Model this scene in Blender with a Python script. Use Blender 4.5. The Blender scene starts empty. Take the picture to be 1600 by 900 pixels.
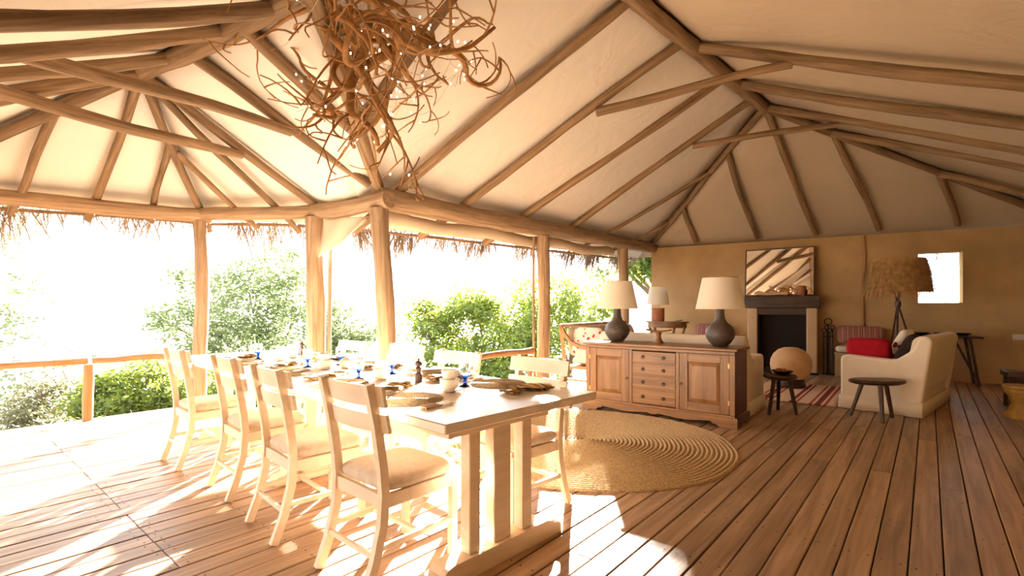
import bpy, bmesh, math, random
import numpy as np
from mathutils import Vector, Matrix, Quaternion
PI = math.pi
scn = bpy.context.scene
col = scn.collection

# ------------------------------------------------------------------ camera, sky, sun, exposure
CAM_H, F, HZ = 1.30, 780.0, 478.0
cd = bpy.data.cameras.new('camera'); cam = bpy.data.objects.new('camera', cd); col.objects.link(cam)
cam.location = (0, 0, CAM_H); cam.rotation_euler = (PI/2, 0, 0)
cd.sensor_width = 36; cd.lens = F/1600*36; cd.shift_y = (HZ-450)/1600; cd.clip_end = 3000; cd.clip_start = .05
scn.camera = cam
wd = bpy.data.worlds.new('world'); scn.world = wd; wd.use_nodes = True
bg = wd.node_tree.nodes['Background']; bg.inputs[0].default_value = (.95, .975, 1, 1); bg.inputs[1].default_value = 2.1
sd = bpy.data.lights.new('sun', 'SUN'); sun = bpy.data.objects.new('sun', sd); col.objects.link(sun)
SUN_AZ, SUN_EL = math.radians(5), math.radians(13.2)
sdir = Vector((math.sin(SUN_AZ)*math.cos(SUN_EL), math.cos(SUN_AZ)*math.cos(SUN_EL), math.sin(SUN_EL)))
sun.rotation_euler = sdir.to_track_quat('Z', 'Y').to_euler(); sun.location = sdir*60
sd.energy = 54; sd.color = (1, .95, .88); sd.angle = math.radians(.8)
vs = scn.view_settings
vs.view_transform = 'Standard'; vs.look = 'None'; vs.gamma = 1; vs.use_curve_mapping = False; vs.exposure = 1.35
scn.cycles.diffuse_bounces = 6; scn.cycles.max_bounces = 10; scn.cycles.sample_clamp_indirect = 8
scn.cycles.caustics_reflective = False; scn.cycles.caustics_refractive = False

# ------------------------------------------------------------------ measuring helpers (real positions in metres)
def FL(x, y, z=0.0):
    Y = (CAM_H-z)*F/(y-HZ); return Vector(((x-800)/F*Y, Y, z))
def DP(x, y, Y):
    return Vector(((x-800)/F*Y, Y, CAM_H+(HZ-y)/F*Y))
def ray_hit(p, q, px):
    """point of the plan line p->q that stands in the direction px"""
    k = (px-800)/F; d = q-p
    s = (k*p.y-p.x)/(d.x-k*d.y); return p+d*s
def V3(v, z): return Vector((v[0], v[1], z))

# ------------------------------------------------------------------ mesh helpers
class MB:
    def __init__(s): s.v = []; s.f = []; s.m = []
    def add(s, vs, fs, mi=0):
        b = len(s.v); s.v += [tuple(v) for v in vs]; s.f += [tuple(b+i for i in f) for f in fs]; s.m += [mi]*len(fs); return s
    def box(s, lo, hi, bev=0, M=None, mi=0):
        x0, y0, z0 = lo; x1, y1, z1 = hi
        if bev <= 0:
            vs = [(x0,y0,z0),(x1,y0,z0),(x1,y1,z0),(x0,y1,z0),(x0,y0,z1),(x1,y0,z1),(x1,y1,z1),(x0,y1,z1)]
            fs = [(0,3,2,1),(4,5,6,7),(0,1,5,4),(1,2,6,5),(2,3,7,6),(3,0,4,7)]
        else:
            bm = bmesh.new(); bmesh.ops.create_cube(bm, size=1)
            for v in bm.verts: v.co = Vector((x0+(v.co.x+.5)*(x1-x0), y0+(v.co.y+.5)*(y1-y0), z0+(v.co.z+.5)*(z1-z0)))
            seg = 1 if bev < .012 else 3
            bmesh.ops.bevel(bm, geom=bm.edges[:], offset=bev, segments=seg, affect='EDGES', profile=.5)
            bm.verts.index_update(); vs = [v.co.copy() for v in bm.verts]; fs = [[v.index for v in f.verts] for f in bm.faces]; bm.free()
        if M is not None: vs = [M @ Vector(v) for v in vs]
        return s.add(vs, fs, mi)
    def tube(s, path, rad, n=8, caps=True, sq=(1, 1), mi=0, up=None):
        P = [Vector(p) for p in path]; N = len(P)
        R = rad if isinstance(rad, (list, tuple)) else [rad]*N
        t = (P[1]-P[0]).normalized()
        u = Vector(up) if up else (Vector((0,0,1)) if abs(t.z) < .9 else Vector((1,0,0)))
        u = (u-t*u.dot(t)).normalized(); vs = []
        for i in range(N):
            tt = (P[min(i+1, N-1)]-P[max(i-1, 0)])
            if tt.length < 1e-9: tt = t
            tt = tt.normalized(); u = (u-tt*u.dot(tt)).normalized(); w = tt.cross(u)
            for k in range(n):
                a = 2*PI*(k+.5)/n; vs.append(P[i]+(u*math.cos(a)*sq[0]+w*math.sin(a)*sq[1])*R[i])
        fs = [(i*n+k, i*n+(k+1) % n, (i+1)*n+(k+1) % n, (i+1)*n+k) for i in range(N-1) for k in range(n)]
        if caps: fs += [tuple(range(n-1, -1, -1)), tuple((N-1)*n+k for k in range(n))]
        return s.add(vs, fs, mi)
    def bar(s, path, a, b, up=(0,0,1), mi=0):
        """square-section sweep, a along up, b across"""
        r = math.sqrt(2); return s.tube(path, 1.0, 4, True, (a/2*r, b/2*r), mi, up)
    def lathe(s, prof, n=24, c=(0,0,0), mi=0, capb=True, capt=True, fn=None):
        vs = []
        for r, z in prof:
            for k in range(n):
                a = 2*PI*k/n; rr = r*(fn(a, z) if fn else 1); vs.append((c[0]+rr*math.cos(a), c[1]+rr*math.sin(a), c[2]+z))
        N = len(prof)
        fs = [(i*n+k, i*n+(k+1) % n, (i+1)*n+(k+1) % n, (i+1)*n+k) for i in range(N-1) for k in range(n)]
        if capb: fs.append(tuple(range(n-1, -1, -1)))
        if capt: fs.append(tuple((N-1)*n+k for k in range(n)))
        return s.add(vs, fs, mi)
    def prism(s, poly, a0, a1, axis='x', mi=0):
        """poly in the two other axes, extruded along axis"""
        n = len(poly)
        def P(p, a): return {'x': (a, p[0], p[1]), 'y': (p[0], a, p[1]), 'z': (p[0], p[1], a)}[axis]
        vs = [P(p, a0) for p in poly]+[P(p, a1) for p in poly]
        fs = [(i, (i+1) % n, n+(i+1) % n, n+i) for i in range(n)]+[tuple(range(n-1, -1, -1)), tuple(range(n, 2*n))]
        return s.add(vs, fs, mi)
    def pad(s, lx, ly, h, c=(0,0,0), M=None, k=9, puff=2.6, corner=.35):
        """cushion: super-ellipsoid pillow, centre c"""
        vs = []; fs = []; n = k*4; rings = 9
        for i in range(rings):
            ph = -PI/2+PI*i/(rings-1); cz = math.copysign(abs(math.sin(ph))**(2/puff), math.sin(ph)); cr = abs(math.cos(ph))**corner
            for j in range(n):
                a = 2*PI*j/n
                ex = .32
                x = math.copysign(abs(math.cos(a))**ex, math.cos(a)); y = math.copysign(abs(math.sin(a))**ex, math.sin(a))
                vs.append(Vector((c[0]+lx/2*x*cr, c[1]+ly/2*y*cr, c[2]+h/2*cz)))
        for i in range(rings-1):
            for j in range(n): fs.append((i*n+j, i*n+(j+1) % n, (i+1)*n+(j+1) % n, (i+1)*n+j))
        if M is not None: vs = [M @ v for v in vs]
        return s.add(vs, fs)
    def grid(s, fn, nu, nv, mi=0):
        vs = [fn(i/nu, j/nv) for j in range(nv+1) for i in range(nu+1)]
        fs = [(j*(nu+1)+i, j*(nu+1)+i+1, (j+1)*(nu+1)+i+1, (j+1)*(nu+1)+i) for j in range(nv) for i in range(nu)]
        return s.add(vs, fs, mi)
    def mesh(s, name, mats, smooth=40):
        me = bpy.data.meshes.new(name); me.from_pydata(s.v, [], s.f)
        for m in (mats if isinstance(mats, (list, tuple)) else [mats]): me.materials.append(m)
        if any(s.m): me.polygons.foreach_set('material_index', s.m)
        if smooth:
            me.polygons.foreach_set('use_smooth', [True]*len(me.polygons)); me.set_sharp_from_angle(angle=math.radians(smooth))
        me.update(); return me
    def build(s, name, mats, parent=None, loc=None, rz=0, smooth=40):
        o = bpy.data.objects.new(name, s.mesh(name, mats, smooth)); col.objects.link(o); o.parent = parent
        if loc is not None: o.location = loc
        if rz: o.rotation_euler = (0, 0, rz)
        return o
def tag(o, label=None, cat=None, group=None, kind=None):
    if label: o['label'] = label
    if cat: o['category'] = cat
    if group: o['group'] = group
    if kind: o['kind'] = kind
    return o
def thing(name, label, cat, loc=(0,0,0), rz=0, group=None, kind=None):
    o = bpy.data.objects.new(name, None); col.objects.link(o); o.location = loc; o.rotation_euler = (0,0,rz); o.empty_display_size = .1
    return tag(o, label, cat, group, kind)
def copy_tree(o, parent=None, loc=None, rz=None, label=None):
    c = o.copy(); col.objects.link(c); c.parent = parent
    if loc is not None: c.location = loc
    if rz is not None: c.rotation_euler = (0,0,rz)
    if label: c['label'] = label
    for ch in list(o.children): copy_tree(ch, c)
    return c
def log(name, p0, p1, r0, r1, mat, parent=None, bend=.02, seed=0, n=10):
    """round peeled pole, local x along its length"""
    p0 = Vector(p0); p1 = Vector(p1); L = (p1-p0).length; rnd = random.Random(seed*7919+int(L*1000))
    k = max(5, int(L/.32)); a1, a2 = rnd.uniform(0, 6), rnd.uniform(0, 6)
    path = []; rad = []
    for i in range(k+1):
        t = i/k; w = math.sin(PI*t)*bend
        path.append((L*t, w*math.sin(a1+2.2*t)+rnd.uniform(-.004, .004), w*math.cos(a2+2.6*t)+rnd.uniform(-.004, .004)))
        rad.append((r0+(r1-r0)*t)*rnd.uniform(.93, 1.08))
    m = MB().tube(path, rad, n)
    o = bpy.data.objects.new(name, m.mesh(name, mat, 50)); col.objects.link(o); o.parent = parent
    o.location = p0; o.rotation_mode = 'QUATERNION'; o.rotation_quaternion = (p1-p0).to_track_quat('X', 'Z'); return o

# ------------------------------------------------------------------ materials
def newmat(name):
    m = bpy.data.materials.new(name); m.use_nodes = True; nt = m.node_tree; return m, nt, nt.nodes, nt.links, nt.nodes['Principled BSDF']
def c4(c): return (c[0], c[1], c[2], 1)
def plain(name, c, rough=.7, metal=0, var=.12, scale=8, bump=0, bscale=60, spec=.5, coat=0):
    m, nt, N, L, B = newmat(name)
    tc = N.new('ShaderNodeTexCoord'); nz = N.new('ShaderNodeTexNoise'); nz.inputs['Scale'].default_value = scale; nz.inputs['Detail'].default_value = 4
    L.new(tc.outputs['Object'], nz.inputs['Vector'])
    r = N.new('ShaderNodeValToRGB'); r.color_ramp.elements[0].position = .3; r.color_ramp.elements[1].position = .7
    r.color_ramp.elements[0].color = c4([max(0, x*(1-var)) for x in c]); r.color_ramp.elements[1].color = c4([min(1, x*(1+var)) for x in c])
    L.new(nz.outputs['Fac'], r.inputs['Fac']); L.new(r.outputs['Color'], B.inputs['Base Color'])
    B.inputs['Roughness'].default_value = rough; B.inputs['Metallic'].default_value = metal; B.inputs['Specular IOR Level'].default_value = spec
    if coat: B.inputs['Coat Weight'].default_value = coat; B.inputs['Coat Roughness'].default_value = .15
    if bump:
        n2 = N.new('ShaderNodeTexNoise'); n2.inputs['Scale'].default_value = bscale; n2.inputs['Detail'].default_value = 3; L.new(tc.outputs['Object'], n2.inputs['Vector'])
        b = N.new('ShaderNodeBump'); b.inputs['Strength'].default_value = bump; b.inputs['Distance'].default_value = .02; L.new(n2.outputs['Fac'], b.inputs['Height']); L.new(b.outputs['Normal'], B.inputs['Normal'])
    return m
def wood(name, c1, c2, stretch=(1.5, 22, 22), rough=.55, axis=0, rnd=.25, bump=.15, knots=True, spec=.4):
    """grain along one local axis, tint differs by object"""
    m, nt, N, L, B = newmat(name)
    tc = N.new('ShaderNodeTexCoord'); oi = N.new('ShaderNodeObjectInfo')
    mp = N.new('ShaderNodeMapping'); st = list(stretch)
    if axis == 2: st = [stretch[1], stretch[2], stretch[0]]
    if axis == 1: st = [stretch[1], stretch[0], stretch[2]]
    mp.inputs['Scale'].default_value = st; L.new(tc.outputs['Object'], mp.inputs['Vector'])
    cb = N.new('ShaderNodeCombineXYZ'); mu = N.new('ShaderNodeMath'); mu.operation = 'MULTIPLY'; mu.inputs[1].default_value = 37
    L.new(oi.outputs['Random'], mu.inputs[0]); [L.new(mu.outputs[0], cb.inputs[i]) for i in range(3)]; L.new(cb.outputs[0], mp.inputs['Location'])
    nz = N.new('ShaderNodeTexNoise'); nz.inputs['Scale'].default_value = 1; nz.inputs['Detail'].default_value = 6; nz.inputs['Roughness'].default_value = .62; nz.inputs['Distortion'].default_value = .6
    L.new(mp.outputs[0], nz.inputs['Vector'])
    r = N.new('ShaderNodeValToRGB'); e = r.color_ramp.elements
    e[0].position = .32; e[0].color = c4(c1); e[1].position = .66; e[1].color = c4(c2)
    L.new(nz.outputs['Fac'], r.inputs['Fac'])
    n3 = N.new('ShaderNodeTexNoise'); n3.inputs['Scale'].default_value = 2.2; n3.inputs['Detail'].default_value = 3; L.new(tc.outputs['Object'], n3.inputs['Vector'])
    hv = N.new('ShaderNodeHueSaturation'); L.new(r.outputs['Color'], hv.inputs['Color'])
    v1 = N.new('ShaderNodeMath'); v1.operation = 'MULTIPLY_ADD'; v1.inputs[1].default_value = rnd; v1.inputs[2].default_value = 1-rnd/2; L.new(oi.outputs['Random'], v1.inputs[0])
    v2 = N.new('ShaderNodeMath'); v2.operation = 'MULTIPLY_ADD'; v2.inputs[1].default_value = .4; L.new(n3.outputs['Fac'], v2.inputs[0])
    v3 = N.new('ShaderNodeMath'); v3.operation = 'SUBTRACT'; v3.inputs[1].default_value = .2; L.new(v1.outputs[0], v3.inputs[0]); L.new(v3.outputs[0], v2.inputs[2]); L.new(v2.outputs[0], hv.inputs['Value'])
    out = hv.outputs['Color']
    if knots:
        vo = N.new('ShaderNodeTexVoronoi'); vo.feature = 'F1'; vo.inputs['Scale'].default_value = .16; L.new(mp.outputs[0], vo.inputs['Vector'])
        kr = N.new('ShaderNodeValToRGB'); kr.color_ramp.elements[0].position = .03; kr.color_ramp.elements[1].position = .10
        kr.color_ramp.elements[0].color = (.35, .3, .28, 1); kr.color_ramp.elements[1].color = (1, 1, 1, 1); L.new(vo.outputs['Distance'], kr.inputs['Fac'])
        mx = N.new('ShaderNodeMix'); mx.data_type = 'RGBA'; mx.blend_type = 'MULTIPLY'; mx.inputs[0].default_value = .8
        L.new(out, mx.inputs[6]); L.new(kr.outputs['Color'], mx.inputs[7]); out = mx.outputs[2]
    L.new(out, B.inputs['Base Color']); B.inputs['Roughness'].default_value = rough; B.inputs['Specular IOR Level'].default_value = spec
    if bump:
        b = N.new('ShaderNodeBump'); b.inputs['Strength'].default_value = bump; b.inputs['Distance'].default_value = .01; L.new(nz.outputs['Fac'], b.inputs['Height']); L.new(b.outputs['Normal'], B.inputs['Normal'])
    return m
def stripes(name, axis, stops, rough=.9, scale=1.0, rep=False):
    """woven stripes across the generated axis: stops [(pos, colour)]"""
    m, nt, N, L, B = newmat(name)
    tc = N.new('ShaderNodeTexCoord'); sp = N.new('ShaderNodeSeparateXYZ'); L.new(tc.outputs['Generated'], sp.inputs[0])
    src = sp.outputs[axis]
    if rep:
        mu = N.new('ShaderNodeMath'); mu.operation = 'MULTIPLY'; mu.inputs[1].default_value = scale; L.new(src, mu.inputs[0])
        fr = N.new('ShaderNodeMath'); fr.operation = 'FRACT'; L.new(mu.outputs[0], fr.inputs[0]); src = fr.outputs[0]
    r = N.new('ShaderNodeValToRGB'); cr = r.color_ramp; cr.interpolation = 'CONSTANT'
    cr.elements[0].position = stops[0][0]; cr.elements[0].color = c4(stops[0][1]); cr.elements[1].position = stops[1][0]; cr.elements[1].color = c4(stops[1][1])
    for p, c in stops[2:]: e = cr.elements.new(p); e.color = c4(c)
    L.new(src, r.inputs['Fac']); L.new(r.outputs['Color'], B.inputs['Base Color']); B.inputs['Roughness'].default_value = rough; B.inputs['Specular IOR Level'].default_value = .2
    nz = N.new('ShaderNodeTexNoise'); nz.inputs['Scale'].default_value = 180; L.new(tc.outputs['Object'], nz.inputs['Vector'])
    b = N.new('ShaderNodeBump'); b.inputs['Strength'].default_value = .3; b.inputs['Distance'].default_value = .004; L.new(nz.outputs['Fac'], b.inputs['Height']); L.new(b.outputs['Normal'], B.inputs['Normal'])
    return m
def dotted(name, base, dot, scale, size):
    m, nt, N, L, B = newmat(name)
    tc = N.new('ShaderNodeTexCoord'); vo = N.new('ShaderNodeTexVoronoi'); vo.inputs['Scale'].default_value = scale; vo.inputs['Randomness'].default_value = .75; L.new(tc.outputs['Object'], vo.inputs['Vector'])
    r = N.new('ShaderNodeValToRGB'); r.color_ramp.interpolation = 'CONSTANT'; r.color_ramp.elements[0].color = c4(dot); r.color_ramp.elements[1].position = size; r.color_ramp.elements[1].color = c4(base)
    L.new(vo.outputs['Distance'], r.inputs['Fac']); L.new(r.outputs['Color'], B.inputs['Base Color']); B.inputs['Roughness'].default_value = .9; return m
def leafmat(name, c, tr):
    m, nt, N, L, B = newmat(name); out = N['Material Output']
    oi = N.new('ShaderNodeTexCoord'); nz = N.new('ShaderNodeTexNoise'); nz.inputs['Scale'].default_value = 1.3; L.new(oi.outputs['Object'], nz.inputs['Vector'])
    r = N.new('ShaderNodeValToRGB'); r.color_ramp.elements[0].position = .35; r.color_ramp.elements[1].position = .65
    r.color_ramp.elements[0].color = c4([x*.7 for x in c]); r.color_ramp.elements[1].color = c4([min(1, x*1.25) for x in c]); L.new(nz.outputs['Fac'], r.inputs['Fac'])
    L.new(r.outputs['Color'], B.inputs['Base Color']); B.inputs['Roughness'].default_value = .55
    t = N.new('ShaderNodeBsdfTranslucent'); t.inputs['Color'].default_value = c4(tr); mx = N.new('ShaderNodeMixShader'); mx.inputs[0].default_value = .45
    L.new(B.outputs[0], mx.inputs[1]); L.new(t.outputs[0], mx.inputs[2]); L.new(mx.outputs[0], out.inputs['Surface']); return m
def shademat(name, c, tr, k=.4):
    m, nt, N, L, B = newmat(name); out = N['Material Output']; B.inputs['Base Color'].default_value = c4(c); B.inputs['Roughness'].default_value = .85
    t = N.new('ShaderNodeBsdfTranslucent'); t.inputs['Color'].default_value = c4(tr); mx = N.new('ShaderNodeMixShader'); mx.inputs[0].default_value = k
    L.new(B.outputs[0], mx.inputs[1]); L.new(t.outputs[0], mx.inputs[2]); L.new(mx.outputs[0], out.inputs['Surface']); return m
def glassmat(name, c, rough=.02):
    m, nt, N, L, B = newmat(name); B.inputs['Base Color'].default_value = c4(c); B.inputs['Transmission Weight'].default_value = 1; B.inputs['Roughness'].default_value = rough; B.inputs['IOR'].default_value = 1.45; return m
def canvasmat(name, c):
    m, nt, N, L, B = newmat(name)
    tc = N.new('ShaderNodeTexCoord'); n1 = N.new('ShaderNodeTexNoise'); n1.inputs['Scale'].default_value = 1.1; n1.inputs['Detail'].default_value = 5; L.new(tc.outputs['Object'], n1.inputs['Vector'])
    r = N.new('ShaderNodeValToRGB'); r.color_ramp.elements[0].position = .3; r.color_ramp.elements[1].position = .7
    r.color_ramp.elements[0].color = c4([x*.93 for x in c]); r.color_ramp.elements[1].color = c4(c); L.new(n1.outputs['Fac'], r.inputs['Fac']); L.new(r.outputs['Color'], B.inputs['Base Color'])
    n2 = N.new('ShaderNodeTexNoise'); n2.inputs['Scale'].default_value = 2.4; n2.inputs['Detail'].default_value = 5; n2.inputs['Distortion'].default_value = 1.2; L.new(tc.outputs['Object'], n2.inputs['Vector'])
    b = N.new('ShaderNodeBump'); b.inputs['Strength'].default_value = .35; b.inputs['Distance'].default_value = .05; L.new(n2.outputs['Fac'], b.inputs['Height']); L.new(b.outputs['Normal'], B.inputs['Normal'])
    B.inputs['Roughness'].default_value = .95; B.inputs['Specular IOR Level'].default_value = .1; return m

M = {}
M['canvas'] = canvasmat('canvas', (.87, .82, .75))
M['tanshadecanvas'] = canvasmat('tanned and shade darkened canvas', (.62, .51, .39))  # stained tan cloth, darkened further to paint in the dimmer right side
M['blind'] = canvasmat('rolled canvas', (.72, .60, .46))
M['pole'] = wood('peeled pole', (.15, .085, .042), (.36, .235, .13), (1.2, 26, 26), .75, 0, .3, .5)
M['post'] = wood('pale post', (.23, .14, .075), (.47, .325, .20), (1.4, 24, 24), .75, 0, .2, .5)
M['rail'] = wood('rail pole', (.30, .15, .06), (.50, .28, .13), (1.4, 24, 24), .7, 0, .15, .5)
M['board'] = wood('deck board', (.22, .13, .07), (.46, .30, .178), (.9, 18, 18), .42, 0, .36, .2, True, .45)
M['under'] = plain('under the deck', (.03, .02, .012), .9)
M['nail'] = plain('nail head', (.05, .035, .03), .6)
M['mud'] = plain('mud plaster', (.51, .34, .17), .95, 0, .14, 1.6, .45, 7, .1)
M['plaster'] = plain('smooth plaster', (.62, .44, .26), .9, 0, .08, 3, .2, 12, .1)
M['paint'] = wood('washed cream wood', (.74, .59, .43), (.84, .70, .54), (1.6, 18, 18), .45, 0, .06, .05, False)
M['tabletop'] = wood('cream painted top', (.82, .72, .59), (.90, .81, .69), (18, 1.6, 18), .26, 0, .04, .03, False)
M['linen'] = plain('beige linen', (.70, .59, .47), .95, 0, .08, 30, .35, 260, .1)
M['jute'] = plain('braided jute', (.55, .39, .21), .95, 0, .28, 60, .8, 120, .1)
M['matjute'] = plain('woven grass mat', (.56, .44, .29), .9, 0, .3, 70, .6, 150, .1)
M['side'] = wood('warm hardwood', (.155, .07, .026), (.30, .15, .06), (1.2, 14, 14), .34, 0, .06, .05, False)
M['sidev'] = wood('warm hardwood upright', (.155, .07, .026), (.30, .15, .06), (1.2, 14, 14), .34, 2, .10, .05, False)
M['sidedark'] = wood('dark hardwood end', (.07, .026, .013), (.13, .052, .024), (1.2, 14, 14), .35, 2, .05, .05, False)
M['dark'] = wood('dark stained wood', (.035, .017, .010), (.085, .042, .024), (2, 20, 20), .38, 0, .2, .15, False)
M['mantel'] = wood('charred mantel timber', (.045, .028, .018), (.10, .06, .04), (1.5, 18, 18), .6, 0, .1, .3, False)
M['soot'] = plain('sooty brick', (.022, .016, .012), .95)
M['brass'] = plain('aged brass', (.55, .38, .16), .35, 1)
M['iron'] = plain('black iron', (.02, .017, .015), .5, .6)
M['ceramic'] = plain('brown glazed ceramic', (.07, .05, .04), .45, 0, .25, 25, .35, 70, .5)
M['shade'] = shademat('cream lamp shade', (.90, .86, .79), (.95, .9, .8), .5)
M['white'] = plain('cream slipcover', (.80, .70, .56), .95, 0, .04, 6, .25, 9, .1)
M['red'] = plain('crimson cotton', (.42, .010, .022), .85, 0, .12, 12, .3, 40, .15)
M['fur'] = plain('dark brown fur', (.05, .035, .03), 1, 0, .4, 60, .9, 120, .05)
M['cherry'] = dotted('white cloth with red dots', (.82, .76, .68), (.62, .03, .03), 13, .34)
M['spot'] = dotted('white cloth with maroon spots', (.80, .72, .60), (.20, .03, .025), 7, .33)
M['clay'] = plain('pale fired clay', (.66, .42, .22), .8, 0, .14, 4, .2, 25, .2)
M['terra'] = plain('terracotta', (.36, .13, .06), .75, 0, .18, 18)
M['straw'] = plain('dry grass straw', (.45, .26, .10), .95, 0, .35, 14)
M['thatch'] = plain('grey brown thatch', (.26, .185, .125), .95, 0, .35, 14)
M['branch'] = plain('twisted branch bark', (.36, .17, .05), .75, 0, .3, 16, .3, 60)
M['wire'] = plain('clear wire', (.55, .42, .28), .5)
M['porcelain'] = plain('ivory porcelain', (.82, .74, .63), .25, 0, .03)
M['glass'] = glassmat('pale blue glass', (.86, .94, 1)); M['blueglass'] = glassmat('cobalt glass', (.03, .10, .72), .05); M['green'] = glassmat('pale green glass', (.88, .97, .93))
M['pepper'] = wood('dark turned wood', (.045, .022, .014), (.10, .05, .03), (2, 20, 20), .35, 2, .1, .05, False)
M['steel'] = plain('polished steel', (.75, .72, .68), .2, 1, .03)
M['bamboo'] = plain('bamboo handle', (.60, .40, .20), .45, 0, .15, 40)
M['mirror'] = plain('mirror silver', (.93, .91, .86), .02, 1, 0)
M['plastic'] = plain('white plastic', (.75, .68, .58), .4, 0, .02)
M['cane'] = wood('golden cane wood', (.34, .17, .07), (.52, .29, .13), (1.6, 16, 16), .45, 0, .1, .05, False)
M['benchpaint'] = wood('straw coloured panel', (.44, .30, .15), (.52, .37, .20), (1.2, 12, 12), .7, 2, .06, .05, False)
M['yellowwood'] = wood('yellow carved wood', (.30, .15, .03), (.45, .26, .06), (2, 14, 14), .6, 2, .1, .2)
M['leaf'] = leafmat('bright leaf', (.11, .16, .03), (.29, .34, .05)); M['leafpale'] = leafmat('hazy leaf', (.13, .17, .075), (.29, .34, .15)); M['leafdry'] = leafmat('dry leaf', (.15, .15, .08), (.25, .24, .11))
M['bark'] = plain('grey bark', (.20, .14, .09), .9, 0, .3, 12)
M['earth'] = plain('dry savanna', (.05, .048, .042), 1, 0, .25, .02); M['scrub'] = plain('scrub', (.022, .027, .017), 1, 0, .35, .6)
kr, kd, kc = (.33, .045, .04), (.16, .03, .03), (.66, .46, .30)
M['kilim'] = stripes('striped flatweave', 0, [(0, kc), (.10, kr), (.125, kc), (.15, kd), (.18, kc), (.20, kr), (.22, kc), (.36, kr), (.38, kc), (.40, kd), (.44, kr), (.46, kc), (.48, kr), (.50, kc), (.64, kd), (.67, kc), (.69, kr), (.71, kc), (.80, kr), (.82, kc), (.84, kd), (.88, kr), (.89, kc), (.91, kr), (.93, kc)])
M['ticking'] = stripes('striped cotton', 0, [(0, (.30, .07, .06)), (.16, (.55, .40, .28)), (.24, (.10, .05, .06)), (.38, (.50, .10, .07)), (.50, (.58, .44, .30)), (.56, (.16, .10, .12)), (.72, (.42, .08, .06)), (.88, (.55, .42, .30))], .9, 9, True)
M['mustard'] = stripes('mustard striped napkin', 0, [(0, (.50, .27, .035)), (.32, (.70, .60, .42)), (.45, (.10, .06, .03)), (.60, (.60, .36, .06)), (.82, (.72, .62, .45))], .9, 3.2, True)
mb_, nt_, N_, L_, B_ = newmat('fairy bulb'); B_.inputs['Emission Color'].default_value = (1, .86, .62, 1); B_.inputs['Emission Strength'].default_value = 9; M['bulb'] = mb_

# ------------------------------------------------------------------ plan of the building
P0 = Vector((-1.45, 5.42, 2.60)); C0 = Vector((3.20, 11.40, 2.72)); C1 = Vector((8.60, 8.00, 2.76))
P1 = Vector((-2.35, 5.95, 2.52)); P2 = Vector((-3.89, 6.22, 2.52)); P3 = Vector((-5.90, 4.73, 2.50)); P4 = Vector((-4.96, 3.45, 2.50)); Q = Vector((-3.55, 2.71, 2.58))
A1 = Vector((3.95, 7.80, 4.40)); A2 = Vector((-3.42, 4.60, 3.45)); VJ = Vector((-1.37, 3.41, 3.45))
RD = Vector((.695, .719, 0))
def ridge(t): return A1-RD*t
REND = ridge(13); RL = Vector((-8.5, -3.65, 2.6)); RR = Vector((-2.85, -6.36, 2.7))
WD = (C1-C0); WD.z = 0; WD.normalize(); WN = Vector((WD.y, -WD.x, 0))       # along the back wall, into the room
W_RZ = math.atan2(WD.y, WD.x)
if WN.dot(Vector((0, 1, 0))) > 0: WN = -WN
def wall_at(px, off=0.0):
    return ray_hit(V3(C0+WN*off, 0), V3(C1+WN*off, 0), px)
BD = Vector((.641, .767, 0)); BP = Vector((-.767, .641, 0))                    # boards run along BD
B_RZ = math.atan2(BD.y, BD.x)

# ------------------------------------------------------------------ floor of boards
floor = thing('floor', 'wide weathered timber floorboards running through the open tent room', None, kind='structure')
rnd = random.Random(5)
BW, GAP = .139, .007
wing_edge = [(4.95, 3.60), (5.62, 3.42), (6.97, 2.62), (7.35, 2.40)]
def a_end(p):
    if p <= 4.95: return (11.44-.162*p)/.987+.04
    for (p0, e0), (p1, e1) in zip(wing_edge, wing_edge[1:]):
        if p <= p1: return e0+(e1-e0)*(p-p0)/(p1-p0)
    return wing_edge[-1][1]
i = 0; p = -2.0; nails = MB()
while p < 7.36:
    a1 = a_end(p+BW/2); cuts = [-1.3]
    a = rnd.uniform(.4, 2.6) if p < 2.4 else (.85 if i % 2 else rnd.choice([.85, 2.2]))
    while a < a1-.8: cuts.append(a); a += rnd.uniform(3.4, 5.2)
    cuts.append(a1)
    for c0, c1 in zip(cuts, cuts[1:]):
        L = c1-c0-.004; dz = rnd.uniform(-.003, .001)
        m = MB().box((0, 0, -.034), (L, BW-GAP, 0), .004)
        q = BD*c0+BP*p; o = m.build('plank', M['board'], floor, (q.x, q.y, dz), B_RZ, 30)
        ends = [.04, L-.04]+[t-c0 for t in np.arange(-1.15, 12, .62) if c0+.2 < t < c1-.2]
        for t in ends:
            for u in (.028, BW-GAP-.028):
                c = q+BD*(t+rnd.uniform(-.012, .012))+BP*(u+rnd.uniform(-.006, .006))
                if c.y > .8 and c.y < 7: nails.lathe([(.0062, 0), (.0056, .0008)], 5, (c.x, c.y, dz-.0001), 0, False, True)
    p += BW; i += 1
tag(nails.build('nail_heads', M['nail'], floor), kind='stuff')
m = MB()
for (pa, pb, e) in ((-2, 4.9, None), (4.9, 7.3, 2.2)):
    cs = [(-1.3, pa), (-1.3, pb), (a_end(pb)-.1 if e is None else e, pb), (a_end(pa)-.1 if e is None else 3.4, pa)]
    q = [BD*c[0]+BP*c[1] for c in cs]
    m.add([(v.x, v.y, -.16) for v in q]+[(v.x, v.y, -.045) for v in q], [(0,1,2,3), (7,6,5,4), (0,4,5,1), (1,5,6,2), (2,6,7,3), (3,7,4,0)])
m.build('subfloor', M['under'], floor)

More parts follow.
